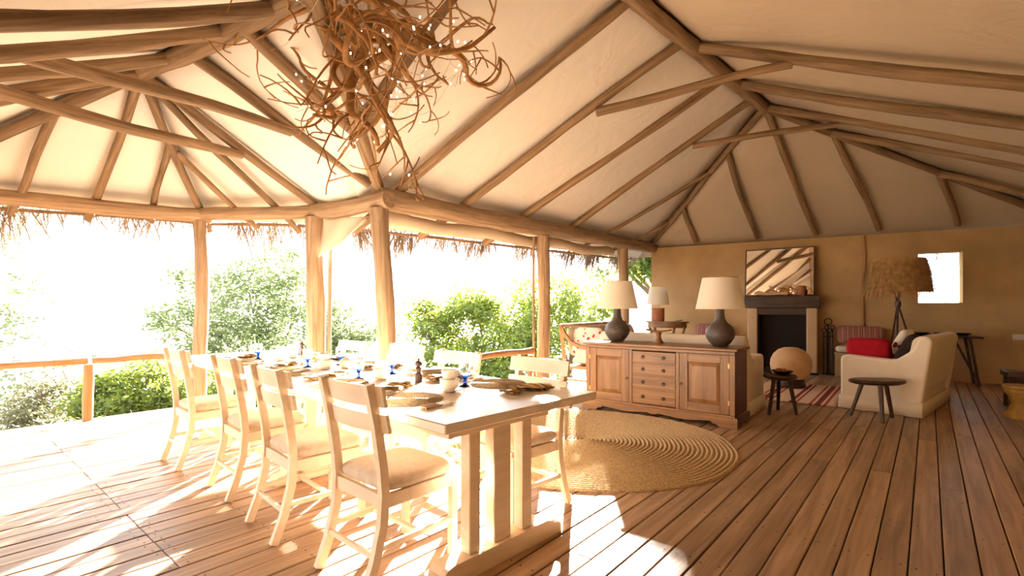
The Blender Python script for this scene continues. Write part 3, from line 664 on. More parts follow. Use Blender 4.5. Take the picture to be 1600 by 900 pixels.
# ------------------------------------------------------------------ sideboard
SL0 = Vector((.907, 6.39, 0)); SA = Vector((.783, -.622, 0)); SB = Vector((.622, .783, 0)); S_RZ = math.atan2(SA.y, SA.x)
def SP(a, b, z=0): return SL0+SA*a+SB*b+Vector((0, 0, z))
sb = thing('sideboard', 'warm hardwood sideboard with two panelled doors and four drawers', 'sideboard', SL0, S_RZ)
W_, D_, H_ = 1.86, .54, .845
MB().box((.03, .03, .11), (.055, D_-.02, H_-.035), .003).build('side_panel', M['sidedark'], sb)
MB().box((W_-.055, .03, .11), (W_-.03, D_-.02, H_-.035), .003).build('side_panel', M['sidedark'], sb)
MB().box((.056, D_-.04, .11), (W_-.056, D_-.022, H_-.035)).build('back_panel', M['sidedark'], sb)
MB().box((.056, .045, .11), (W_-.056, D_-.041, .135)).build('bottom_panel', M['side'], sb)
for x0, x1 in ((.03, .085), (.625, .665), (1.195, 1.235), (W_-.085, W_-.03)): MB().box((x0, .022, .135), (x1, .048, H_-.07), .003).build('stile', M['sidev'], sb)
MB().box((.03, .021, H_-.07), (W_-.03, .049, H_-.036), .003).build('rail', M['side'], sb); MB().box((.03, .021, .11), (W_-.03, .049, .135), .003).build('rail', M['side'], sb)
MB().box((0, 0, H_-.035), (W_, D_, H_), .008).build('worktop', M['side'], sb)
# plinth with scalloped apron
n = 60; top = []; bot = []
for i in range(n+1):
    x = W_*i/n; e = min(x, W_-x); 
    z = 0 if e < .20 else (.03 if e < .25 else .045+.012*math.cos((x-W_/2)*9)-(.016 if abs(x-W_/2) < .05 else 0))
    bot.append((x, z)); top.append((x, .112))
MB().prism(bot+top[::-1], .0, .022, 'y').build('plinth', M['side'], sb, smooth=0)
for x0 in (0, W_-.022):
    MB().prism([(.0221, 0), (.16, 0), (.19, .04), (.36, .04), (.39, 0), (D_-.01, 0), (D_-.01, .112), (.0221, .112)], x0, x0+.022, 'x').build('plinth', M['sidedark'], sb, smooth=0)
for x0, x1, hx, kx in ((.085, .625, .092, .60), (1.235, 1.775, 1.768, 1.26)):
    d = thing('door', None, None); d.parent = sb
    z0, z1 = .137, H_-.072; fw = .095
    MB().box((x0+.002, .024, z0), (x0+fw, .044, z1), .003).build('door_stile', M['sidev'], d); MB().box((x1-fw, .024, z0), (x1-.002, .044, z1), .003).build('door_stile', M['sidev'], d)
    MB().box((x0+fw, .024, z0), (x1-fw, .044, z0+fw), .003).build('door_rail', M['side'], d); MB().box((x0+fw, .024, z1-fw), (x1-fw, .044, z1), .003).build('door_rail', M['side'], d)
    px0, px1, pz0, pz1 = x0+fw, x1-fw, z0+fw, z1-fw; q = .042
    m = MB(); m.add([(px0, .040, pz0), (px1, .040, pz0), (px1, .040, pz1), (px0, .040, pz1), (px0+q, .026, pz0+q), (px1-q, .026, pz0+q), (px1-q, .026, pz1-q), (px0+q, .026, pz1-q)], [(0, 1, 5, 4), (1, 2, 6, 5), (2, 3, 7, 6), (3, 0, 4, 7), (4, 5, 6, 7)])
    m.build('raised_panel', M['sidev'], d, smooth=0)
    for hz in (z0+.10, z1-.14): m = MB(); m.tube([(hx, .021, hz), (hx, .021, hz+.05)], .005, 8); m.box((hx-.009, .0225, hz), (hx+.009, .0245, hz+.05)); m.build('hinge', M['brass'], d)
    m = MB(); m.lathe([(.006, 0), (.006, .004)], 12); a = MB(); zc = (z0+z1)/2-.02
    a.tube([(kx, .024, zc), (kx, .014, zc)], .007, 10); a.tube([(kx+.013*math.cos(t), .013, zc-.012+.013*math.sin(t)) for t in np.linspace(0, 2*PI, 17)], .0028, 6); a.build('ring_pull', M['iron'], d)
zz = [.137, .325, .482, .630, .771]
for k in range(4):
    d = thing('drawer', None, None); d.parent = sb
    MB().box((.668, .024, zz[k]+.008), (1.192, .046, zz[k+1]-.008), .004).build('drawer_front', M['side'], d)
    zc = (zz[k]+zz[k+1])/2
    for kx in (.668+.524*.26, .668+.524*.74):
        a = MB(); a.tube([(kx, .024, zc), (kx, .013, zc)], .008, 10); a.tube([(kx+.018*math.cos(t), .012, zc-.004+.018*math.sin(t)) for t in np.linspace(0, 2*PI, 19)], .0034, 6); a.build('ring_pull', M['iron'], d)
    if k: MB().box((.666, .026, zz[k]-.0075), (1.194, .05, zz[k]+.0075)).build('rail', M['side'], sb)

# table lamps on the sideboard
def table_lamp(name, label, loc, k=1.0, group=None):
    l = thing(name, label, 'lamp', loc, 0, group)
    b = MB().lathe([(.075*k, 0), (.082*k, .012), (.115*k, .045), (.15*k, .10), (.158*k, .145), (.148*k, .19), (.115*k, .235), (.075*k, .27), (.055*k, .31), (.047*k, .36), (.045*k, .42), (.049*k, .438), (.042*k, .44)], 40).build('base', M['ceramic'], l, smooth=60)
    MB().tube([(0, 0, .44), (0, 0, .60)], .008, 8).build('stem', M['brass'], l)
    sh = MB().lathe([(.262, .42), (.188, .775), (.186, .775), (.260, .42)], 48, capb=False, capt=False).build('shade', M['shade'], l, smooth=60)
    m = MB(); m.tube([(.188*math.cos(t), .188*math.sin(t), .772) for t in np.linspace(0, 2*PI, 49)], .0035, 6)
    for a in (0, 2.094, 4.189): m.tube([(.187*math.cos(a), .187*math.sin(a), .77), (0, 0, .60)], .0025, 6)
    m.build('shade_ring', M['brass'], l)
    return l
table_lamp('table_lamp', 'brown bottle-shaped table lamp with cream shade near the settee end of the sideboard', SP(.335, .29, H_), group='matching table lamps on the sideboard')
table_lamp('table_lamp', 'brown bottle-shaped table lamp with cream shade near the fireplace end of the sideboard', SP(1.60, .30, H_), group='matching table lamps on the sideboard')
hr_ = thing('headrest_dish', 'carved wooden headrest dish on a pedestal between the two table lamps', 'carving', SP(.87, .33, H_), S_RZ+.1)
MB().lathe([(.062, 0), (.064, .012), (.045, .03), (.030, .06), (.028, .10), (.042, .135)], 24).build('pedestal', M['side'], hr_, smooth=60)
def dish(u, v):
    x = (-.5+u)*.30; y = (-.5+v)*.13*math.sqrt(max(.05, 1-(2*u-1)**2*.8)); return (x, y, .136+.55*x*x*1.6)
o = MB().grid(dish, 16, 6).build('top', M['side'], hr_, smooth=70); sm = o.modifiers.new('t', 'SOLIDIFY'); sm.thickness = .018; sm.offset = 1

# ------------------------------------------------------------------ sofas
def rounded(poly, r=.05, n=4):
    out = []; N = len(poly)
    for i in range(N):
        p = Vector(poly[i]); a = Vector(poly[i-1])-p; b = Vector(poly[(i+1) % N])-p; q = min(r, a.length*.45, b.length*.45)
        s, e = p+a.normalized()*q, p+b.normalized()*q
        for k in range(n+1):
            t = k/n; out.append(tuple(s*(1-t)**2+p*2*t*(1-t)+e*t*t))
    return out
def sofa(name, label, loc, rz, L, seats_):
    s = thing(name, label, 'sofa', loc, rz)
    back = rounded([(-.20, .30), (-.30, .90), (-.36, .95), (-.47, .94), (-.475, .84), (-.385, .28)], .05)
    MB().prism(back, -L/2+.02, L/2-.02, 'x').build('backrest', M['white'], s, smooth=50)
    arm = rounded([(.43, .06), (.43, .64), (.39, .685), (.0, .66), (-.14, .655), (-.30, .78), (-.36, .93), (-.43, .945), (-.485, .90), (-.475, .82), (-.38, .06)], .05)
    for x0 in (-L/2, L/2-.17):
        m = MB().prism(arm, x0, x0+.17, 'x'); o = m.build('arm', M['white'], s, smooth=50)
        bv = o.modifiers.new('soft', 'BEVEL'); bv.width = .03; bv.segments = 3; bv.limit_method = 'ANGLE'; bv.angle_limit = math.radians(60)
    MB().box((-L/2+.165, -.37, .06), (L/2-.165, .41, .32), .02).build('base', M['white'], s)
    # skirt: pleated cloth to the floor
    per = [(-L/2-.006, .437), (-L/2-.006, -.388), (L/2+.006, -.388), (L/2+.006, .437)]; m = MB(); N = 160
    pts = []; T = [0]
    for i in range(4): T.append(T[-1]+(Vector(per[(i+1) % 4])-Vector(per[i])).length)
    for i in range(N):
        d = T[-1]*i/N; j = max(q for q in range(4) if T[q] <= d+1e-9); a = Vector(per[j]); b = Vector(per[(j+1) % 4]); t = (d-T[j])/(T[j+1]-T[j]); pts.append(a.lerp(b, t))
    cen = Vector((0, .02)); vs = []
    for z, k in ((.175, 1.0), (.09, 1.006), (.006, 1.014)):
        for i, p_ in enumerate(pts): w = 1+(k-1)*(1+.6*math.sin(i*.9))*1.0; vs.append((p_.x*w, cen.y+(p_.y-cen.y)*w, z+(.003*math.sin(i*.7) if z < .01 else 0)))
    fs = [(r*N+i, r*N+(i+1) % N, (r+1)*N+(i+1) % N, (r+1)*N+i) for r in range(2) for i in range(N)]
    o = m.add(vs, fs).build('skirt', M['white'], s, smooth=60); sm = o.modifiers.new('t', 'SOLIDIFY'); sm.thickness = .008
    w = (L-.34)/seats_
    for k in range(seats_): MB().pad(w-.01, .66, .15, (-L/2+.17+w*(k+.5), .11, .395)).build('seat_cushion', M['white'], s, smooth=180)
    for k in range(seats_): 
        Mx = Matrix.Translation((-L/2+.17+w*(k+.5), -.20, .66)) @ Matrix.Rotation(math.radians(-78), 4, 'X')
        MB().pad(w-.02, .46, .14, (0, 0, 0), Mx).build('back_cushion', M['white'], s, smooth=180)
    return s
sofa('slipcovered_sofa', 'cream slipcovered sofa standing back to back with the sideboard', SP(.85, 1.09), S_RZ, 1.90, 2)
S2 = Vector((5.12, 6.61, 0)); S2rz = math.radians(40.7)
sofa('slipcovered_sofa', 'cream slipcovered sofa seen end-on behind the oval three-legged stool', S2, S2rz, 1.70, 2)
def s2(x, y, z): return S2+Matrix.Rotation(S2rz, 3, 'Z') @ Vector((x, y, z))
def cushion(name, label, cat, loc, rz, tilt, lx, ly, h, mat, group=None, roll=0):
    Mx = Matrix.Rotation(rz, 4, 'Z') @ Matrix.Rotation(roll, 4, 'Y') @ Matrix.Rotation(tilt, 4, 'X')
    o = MB().pad(lx, ly, h, corner=.5).build(name, M[mat], None, loc, 0, 180); o.rotation_euler = Mx.to_euler(); return tag(o, label, cat)
cushion('throw_cushion', 'crimson cushion propped inside the arm of the end-on sofa', 'cushion', s2(-.585, .20, .675), S2rz+PI/2, math.radians(82), .46, .40, .15, 'red')
cushion('throw_cushion', 'second crimson cushion lying behind the first on the end-on sofa', 'cushion', s2(-.40, .22, .68), S2rz+PI/2, math.radians(74), .48, .42, .14, 'red')
cushion('throw_cushion', 'white cushion with maroon spots on the end-on sofa', 'cushion', s2(-.09, -.05, .80), S2rz, math.radians(-66), .46, .42, .14, 'spot')
cushion('throw_cushion', 'dark brown fur cushion against the back of the end-on sofa', 'cushion', s2(-.46, -.19, .75), S2rz, math.radians(-64), .44, .44, .16, 'fur')
cushion('throw_cushion', 'red striped cushion at the arm of the sofa behind the sideboard', 'cushion', SP(1.56, 1.12, .62), S_RZ+PI/2, math.radians(78), .44, .34, .13, 'ticking')

# ------------------------------------------------------------------ three-legged stools
def stool(label, top_c, zt, rx, ry, feet, rz, thick=.055):
    s = thing('three_legged_stool', label, 'stool', (top_c[0], top_c[1], 0))
    fn = lambda a, z: 1
    m = MB().lathe([(.8, zt-thick), (.96, zt-thick*.7), (1, zt-thick*.35), (.97, zt-.004), (.93, zt), (.5, zt-.006), (.02, zt-.008)], 30, fn=lambda a, z: 1+.02*math.sin(3*a))
    m.v = [((x*rx)*math.cos(rz)-(y*ry)*math.sin(rz), (x*rx)*math.sin(rz)+(y*ry)*math.cos(rz), z) for x, y, z in m.v]
    m.build('seat', M['dark'], s, smooth=50)
    for f in feet:
        l = Vector((f[0]-top_c[0], f[1]-top_c[1], 0)); MB().tube([l, V3(l*.55, zt-thick+.01)], [.019, .026], 8).build('leg', M['dark'], s)
    return s
stool('small round dark three-legged stool between the sideboard and the striped rug', (3.25, 6.05), .47, .185, .185, [(3.06, 5.945), (3.39, 5.945), (3.33, 6.25)], 0)
stool('wide oval dark three-legged stool in front of the end-on sofa', (4.21, 5.75), .455, .31, .17, [(4.10, 5.52), (4.02, 5.93), (4.42, 5.80)], -.05)
b = thing('black_bowl', 'black bowl holding red fruit on the small round stool', 'bowl', (3.29, 6.08, .4665))
MB().lathe([(.05, 0), (.08, .012), (.125, .045), (.122, .047), (.075, .018), (.001, .012)], 28, capt=False).build('body', M['iron'], b, smooth=60)
for k, (x, y) in enumerate(((-.05, .01), (.0, .04), (.02, -.02))):
    o = MB().lathe([(.004, 0), (.022, .008), (.029, .028), (.022, .048), (.004, .054)], 16).build('fruit', M['terra'], None, (3.29+x, 6.08+y, .4865), 0, 60); tag(o, 'small red fruit lying in the black bowl', 'fruit', 'red fruit in the black bowl')

# ------------------------------------------------------------------ striped rug, big clay pot
k0 = SP(1.05, 2.0); kk = MB()
def kf(u, v): return (u*1.48, v*1.9, .006+.001*math.sin(9*u+4*v))
o = kk.grid(kf, 20, 20).build('flatweave_rug', M['kilim'], None, k0, S_RZ, 60); sm = o.modifiers.new('t', 'SOLIDIFY'); sm.thickness = .006; sm.offset = 1
tag(o, 'cream flatweave rug with dark red stripes in front of the fireplace', 'rug')
pt = thing('clay_pot', 'big pale round clay pot resting in a dark wooden stand before the fireplace', 'pot', (4.44, 7.95, .0145))
MB().lathe([(.10, .10), (.19, .13), (.275, .23), (.298, .34), (.290, .43), (.25, .52), (.18, .59), (.10, .622), (.03, .63)], 40).build('body', M['clay'], pt, smooth=60)
MB().lathe([(.20, 0), (.215, .03), (.19, .10), (.20, .17), (.25, .20), (.235, .205), (.16, .14), (.10, .10)], 32).build('stand', M['dark'], pt, smooth=50)

# ------------------------------------------------------------------ fireplace, mirror, mantel things
fl, fr_ = wall_at(1166, .30), wall_at(1279, .30); FW = (fr_-fl).length; fc = (fl+fr_)/2
ym = fc.y
zmt = DP(1220, 462, ym).z; zmb = DP(1220, 481, ym).z; zop = DP(1220, 492, ym).z
fp = thing('fireplace', 'plastered fireplace with dark opening and heavy charred timber mantel', 'fireplace', V3(fc-WN*.30, 0), W_RZ)
hw = FW/2
for s in (-1, 1): MB().box((s*(hw-.11)-.09, -.28, 0), (s*(hw-.11)+.09, -.002, zmb), .02).build('pillar', M['plaster'], fp)
MB().box((-hw+.19, -.24, zop), (hw-.19, -.002, zmb), .004).build('lintel', M['mantel'], fp)
MB().box((-hw-.03, -.36, zmb), (hw+.03, -.002, zmt), .018).build('mantel_shelf', M['mantel'], fp)
m = MB(); m.box((-hw+.2, -.02, .01), (hw-.2, -.003, zop)); m.build('firebox_back', M['soot'], fp)
for s in (-1, 1): MB().box((s*(hw-.215)-.012, -.23, .01), (s*(hw-.215)+.012, -.021, zop), 0).build('firebox_side', M['soot'], fp)
MB().box((-hw+.0, -.42, .0), (hw, -.283, .03), .006).build('hearth', M['soot'], fp)
for k in range(3): MB().tube([(-.28+.1*k, -.14-.02*k, .05+.02*k), (.25+.05*k, -.10, .06+.03*k)], .035, 9).build('firewood', M['dark'], fp)
mz0 = zmt+.002; mz1 = DP(1220, 387, ym+.1).z
a_, b_ = wall_at(1163, .19), wall_at(1273, .19); mw = (b_-a_).length; mc = (a_+b_)/2
mir = thing('wall_mirror', 'large thin-framed mirror leaning on the mantel, reflecting roof poles', 'mirror', V3(mc, mz0), W_RZ)
mir.rotation_euler = (math.radians(-5), 0, W_RZ-math.radians(5.5)); mh = mz1-mz0
MB().box((-mw/2+.018, -.004, .018), (mw/2-.018, .004, mh-.018)).build('mirror_glass', M['mirror'], mir, smooth=0)
for (x0, z0, x1, z1) in ((-mw/2, 0, -mw/2+.02, mh), (mw/2-.02, 0, mw/2, mh), (-mw/2+.0205, 0, mw/2-.0205, .02), (-mw/2+.0205, mh-.02, mw/2-.0205, mh)): MB().box((x0, -.014, z0), (x1, .014, z1), .003).build('frame', M['dark'], mir)
pc = wall_at(1253, .48)
pc = V3(fc-WN*.03, zmt); wx = (wall_at(1253, .27)-V3(fc, 0)).dot(WD)
jp = thing('mantel_jug', 'small round terracotta jug on the mantel', 'jug', V3(fc+WD*wx+WN*.035, zmt), W_RZ)
MB().lathe([(.04, 0), (.065, .04), (.075, .09), (.06, .14), (.046, .165), (.052, .19), (.046, .19), (.036, .165)], 26).build('body', M['terra'], jp, smooth=60)
MB().tube([(-.05, 0, .165), (-.095, 0, .17), (-.105, 0, .12), (-.073, 0, .08)], .010, 8).build('handle', M['terra'], jp, smooth=60)
wx = (wall_at(1205, .27)-V3(fc, 0)).dot(WD); dw = V3(fc+WD*wx+WN*.0, zmt)
o = MB().tube([(-.30, 0, .05), (-.22, .01, .06), (-.10, 0, .035), (.05, .01, .03), (.16, 0, .045), (.27, 0, .05), (.31, 0, .035)], [.02, .045, .032, .022, .03, .045, .02], 10).build('driftwood', M['clay'], None, dw, W_RZ, 60); tag(o, 'pale driftwood piece lying on the mantel before the mirror', 'driftwood')

# fire tools
ft = wall_at(1294, .16); t = thing('fire_tools', 'black wrought iron fire tool stand with ring tops beside the fireplace', 'fire tools', V3(ft, 0), W_RZ)
MB().box((-.10, -.06, 0), (.10, .06, .02), .004).build('base', M['iron'], t)
for k, x in enumerate((-.07, -.023, .023, .07)):
    h = .80+.06*(k % 2); m = MB(); m.tube([(x, 0, .02), (x, 0, h)], .011, 6); m.tube([(x+.034*math.cos(q), 0, h+.034+.034*math.sin(q)) for q in np.linspace(0, 2*PI, 17)], .008, 6); m.build('rod', M['iron'], t)
m = MB(); m.tube([(0, .03, .02), (0, .03, .95)], .012, 6); m.tube([(.06*math.cos(q), .03, 1.0+.06*math.sin(q)) for q in np.linspace(0, 2*PI, 21)], .009, 6); m.tube([(-.085, .015, .72), (.085, .015, .72)], .010, 6); m.build('frame', M['iron'], t)

# benches by the wall
def bench(label, cpx, width, depth, zb, labelc, labelp, pillow_mat, group):
    c = wall_at(cpx, .03+depth/2); b = thing('box_bench', label, 'bench', V3(c, 0), W_RZ)
    n = max(4, int(width/.17))
    for k in range(n): MB().box((-width/2+.012+k*(width-.024)/n, -depth/2+.012, .02), (-width/2+.012+(k+1)*(width-.024)/n-.003, -depth/2+.03, zb-.03), .002).build('panel_board', M['benchpaint'], b)
    for s in (-1, 1): MB().box((s*(width/2-.011)-.011, -depth/2+.01, 0), (s*(width/2-.011)+.011, depth/2-.01, zb-.03)).build('end_panel', M['benchpaint'], b)
    MB().box((-width/2-.015, -depth/2, zb-.03), (width/2+.015, depth/2-.005, zb), .004).build('seat_board', M['benchpaint'], b)
    o = MB().pad(width, depth-.02, .13).build('bench_cushion', M['linen'], None, V3(c, zb+.0665), W_RZ, 180); tag(o, labelc, 'cushion')
    Mx = Matrix.Rotation(W_RZ, 4, 'Z') @ Matrix.Rotation(math.radians(62), 4, 'X')
    o = MB().pad(.74, .34, .15, corner=.5).build('bolster_cushion', M[pillow_mat], None, V3(c-WN*.10, zb+.325)-WD*.0, 0, 180); o.rotation_euler = Mx.to_euler(); tag(o, labelp, 'cushion')
    return b
bench('straw coloured boarded box bench between the fire tools and the end-on sofa', 1346, .80, .52, .44, 'plain linen pad on the boarded bench beside the fire tools', 'red and grey striped cushion on the bench beside the fire tools', 'ticking', None)
bench('straw coloured boarded box bench between the corner table and the fireplace', 1112, .85, .52, .44, 'plain linen pad on the bench by the corner table', 'red and grey striped cushion on the bench by the corner table', 'ticking', None)

# ------------------------------------------------------------------ thatched floor lamp
lp = Vector((6.30, 8.15, 0)); tl = thing('thatched_floor_lamp', 'tripod floor lamp with a shaggy straw shade before the square window', 'floor lamp', lp)
zs0, zs1 = DP(1404, 460, lp.y).z, DP(1404, 405, lp.y).z
for a in (-2.3, -.35, 1.45):
    f = Vector((math.cos(a)*.36, math.sin(a)*.36, 0)); tp = Vector((-math.cos(a)*.10, -math.sin(a)*.10, zs0+.22)); MB().tube([f, tp], [.017, .015], 8).build('leg', M['dark'], tl)
MB().lathe([(.040, 1.28), (.045, 1.30), (.045, 1.36), (.038, 1.38)], 14).build('collar', M['dark'], tl)
MB().tube([(0, 0, 1.33), (0, 0, zs1-.02)], .012, 8).build('stem', M['dark'], tl)
shd = MB().lathe([(.45, zs0+.04), (.37, zs1-.03), (.36, zs1), (.02, zs1)], 36, capb=False, capt=False).build('shade', M['straw'], tl, smooth=50)
m = MB(); rr = random.Random(11)
for ring in range(9):
    t0 = ring/8.5
    for k in range(230):
        a = rr.uniform(0, 2*PI); r = .46-.09*t0+rr.uniform(.0, .012); z = zs0+.10+(zs1-zs0-.10)*t0; l = rr.uniform(.12, .2); r2 = r+rr.uniform(.015, .075); a2 = a+rr.uniform(-.07, .07); w = .0045
        p_ = Vector((r*math.cos(a), r*math.sin(a), z)); q_ = Vector((r2*math.cos(a2), r2*math.sin(a2), z-l)); tv = Vector((-math.sin(a), math.cos(a), 0))*w
        m.add([p_-tv, p_+tv, q_+tv*.3, q_-tv*.3], [(0, 1, 2, 3)])
o = m.build('straw_fringe', M['straw'], shd, smooth=0); o['kind'] = 'stuff'

# ------------------------------------------------------------------ folding console by the wall
ca, cb_ = wall_at(1414, .34), wall_at(1532, .34); cl = (cb_-ca).length; cc = (ca+cb_)/2
ct = thing('folding_console', 'narrow dark folding console table with slanting brace against the mud wall', 'table', V3(cc, 0), W_RZ); zc_ = .80
for k in range(2): MB().box((-cl/2, -.21+k*.212, zc_-.03), (cl/2, -.002+k*.208, zc_), .004).build('top_board', M['dark'], ct)
for s in (-1, 1):
    for y in (-.17, .17): MB().bar([(s*(cl/2-.16), y, zc_-.03), (s*(cl/2-.05), y, 0)], .032, .04, (0, 1, 0)).build('leg', M['dark'], ct)
    MB().bar([(s*(cl/2-.055), 0, .10), (s*.16, 0, zc_-.05)], .022, .035, (0, 1, 0)).build('brace', M['dark'], ct)
    MB().box((s*(cl/2-.065)-.012, -.185, .075), (s*(cl/2-.065)+.012, .185, .115)).build('foot_rail', M['dark'], ct)
for k, px in enumerate((1440, 1472, 1504)):
    q_ = wall_at(px, .36); o = MB().lathe([(.05, 0), (.07, .012), (.115, .045), (.112, .048), (.065, .018), (.001, .013)], 26, capt=False).build('shallow_bowl', M['iron'], None, V3(q_, zc_), 0, 60)
    tag(o, ['shallow black bowl on the console nearest the straw lamp', 'shallow black bowl in the middle of the console', 'shallow black bowl near the open end of the console'][k], 'bowl', 'black bowls on the console')

# dark stool and yellow block by the side wall
dk = thing('carved_bench', 'low dark carved wooden bench standing towards the side wall', 'bench', (6.62, 6.22, 0), math.radians(-35))
MB().box((-.36, -.20, .40), (.36, .20, .47), .012).build('seat', M['dark'], dk)
for sx in (-1, 1):
    for sy in (-1, 1): MB().box((sx*.30-.035, sy*.145-.035, 0), (sx*.30+.035, sy*.145+.035, .40), .006).build('leg', M['dark'], dk)
MB().box((-.27, -.17, .30), (.27, -.15, .399)).build('apron', M['dark'], dk)
yb = thing('carved_block', 'yellow carved hardwood block stool in front of the dark bench', 'stool', (5.90, 5.78, 0), math.radians(-35))
MB().lathe([(.15, 0), (.155, .04), (.11, .10), (.09, .17), (.11, .24), (.155, .30), (.16, .34), (.15, .35)], 8).build('body', M['yellowwood'], yb, smooth=20)
MB().lathe([(.165, .351), (.17, .365), (.165, .38)], 24).build('seat', M['yellowwood'], yb, smooth=40)

# ------------------------------------------------------------------ cane settee along the window
ed = (C0-P0); ed.z = 0; ed.normalize(); en = Vector((ed.y, -ed.x, 0))             # en points into the room
st0 = V3(e848, 0)+ed*.22+en*.55; SE_RZ = math.atan2(ed.y, ed.x); SEL = 2.45
se = thing('cane_settee', 'long golden wood settee with linen back running along the window side', 'settee', st0, SE_RZ)   # local x along window, -y into the room, +y to the window
for x in (.03, SEL-.03):
    arm = [(x, -.38, .02), (x, -.38, .45), (x, -.36, .60), (x, -.25, .66), (x, .0, .66), (x, .18, .72), (x, .30, .86), (x, .37, .98)]
    MB().bar(arm, .045, .045, (1, 0, 0)).build('arm_frame', M['cane'], se, smooth=40)
    MB().bar([(x, .30, 0), (x, .30, .40), (x, .37, .97)], .045, .045, (1, 0, 0)).build('leg', M['cane'], se); MB().bar([(x, -.38, 0), (x, -.38, .44)], .046, .046, (1, 0, 0)).build('leg', M['cane'], se)
    MB().box((x-.02, -.36, .31), (x+.02, .29, .36)).build('side_rail', M['cane'], se); MB().box((x-.018, -.36, .12), (x+.018, .29, .155)).build('side_rail', M['cane'], se)
    MB().box((x-.008, -.34, .42), (x+.008, .10, .62)).build('cane_panel', M['white'], se)
MB().box((.0, -.40, .30), (SEL, -.36, .37), .004).build('front_rail', M['cane'], se); MB().box((.05, -.36, .335), (SEL-.05, .28, .355)).build('seat_board', M['cane'], se)
MB().bar([(.03, .37, .985), (SEL-.03, .37, .985)], .05, .045).build('top_rail', M['cane'], se)
for x in (SEL*.33, SEL*.67): MB().bar([(x, -.38, 0), (x, -.38, .30)], .045, .045, (1, 0, 0)).build('leg', M['cane'], se)
MB().pad(SEL-.12, .64, .14, (SEL/2, -.05, .425)).build('seat_cushion', M['linen'], se, smooth=180)
Mx = Matrix.Translation((SEL/2, .25, .72)) @ Matrix.Rotation(math.radians(80), 4, 'X'); MB().pad(SEL-.12, .50, .12, (0, 0, 0), Mx).build('back_cushion', M['linen'], se, smooth=180)
def sep(x, y, z): return st0+ed*x-en*y+Vector((0, 0, z))
cushion('throw_cushion', 'white cushion with red dots at the arm of the settee by the pale post', 'cushion', sep(.23, .0, .74), SE_RZ-PI/2+.2, math.radians(66), .48, .46, .15, 'cherry')
cushion('throw_cushion', 'white cushion with red dots against the settee back near the corner table', 'cushion', sep(1.95, .10, .74), SE_RZ, math.radians(70), .48, .46, .15, 'cherry')

# corner table and small lamp
cn = Vector((3.16, 10.25, 0)); cz_ = DP(1040, 502, cn.y).z
ctb = thing('corner_table', 'half-round hardwood side table on curved legs in the window corner', 'table', cn, W_RZ)
arc = [(.44*math.cos(t), -.30*math.sin(t)+.10) for t in np.linspace(0, PI, 25)]
MB().prism(arc, cz_-.03, cz_, 'z').build('top', M['side'], ctb, smooth=30)
MB().prism([(p[0]*.9, p[1]*.9) for p in arc], cz_-.13, cz_-.031, 'z').build('apron', M['side'], ctb, smooth=30)
for x, y in ((-.36, .06), (.36, .06), (-.2, -.12), (.2, -.12)):
    MB().tube([(x, y, cz_-.12), (x*.8, y*.8, cz_-.35), (x*.6, y*.6, cz_*.4), (x*.95, y, 0)], [.03, .022, .02, .024], 8).build('leg', M['side'], ctb)
MB().box((-.26, -.10, .26), (.26, .08, .29), .004).build('shelf', M['side'], ctb)
ll = DP(1028, 502, cn.y); l2 = thing('drum_lamp', 'small lamp with a clay cylinder base and pale shade on the corner table', 'lamp', (ll.x, ll.y, cz_))
MB().lathe([(.125, 0), (.13, .01), (.13, .24), (.135, .255), (.13, .27), (.02, .265)], 28).build('base', M['terra'], l2, smooth=40)
MB().tube([(0, 0, .26), (0, 0, .50)], .008, 8).build('stem', M['brass'], l2)
MB().lathe([(.225, .34), (.17, .70), (.168, .70), (.223, .34)], 36, capb=False, capt=False).build('shade', M['shade'], l2, smooth=50)
m = MB()
for a in (0, 2.094, 4.189): m.tube([(.169*math.cos(a), .169*math.sin(a), .69), (0, 0, .50)], .003, 6)
m.build('shade_ring', M['brass'], l2)
o = MB().lathe([(.05, 0), (.09, .02), (.10, .035), (.09, .035), (.05, .012)], 24).build('small_dish', M['porcelain'], None, (cn.x+.24, cn.y+.0, cz_), 0, 60); tag(o, 'small pale dish beside the clay drum lamp', 'dish')

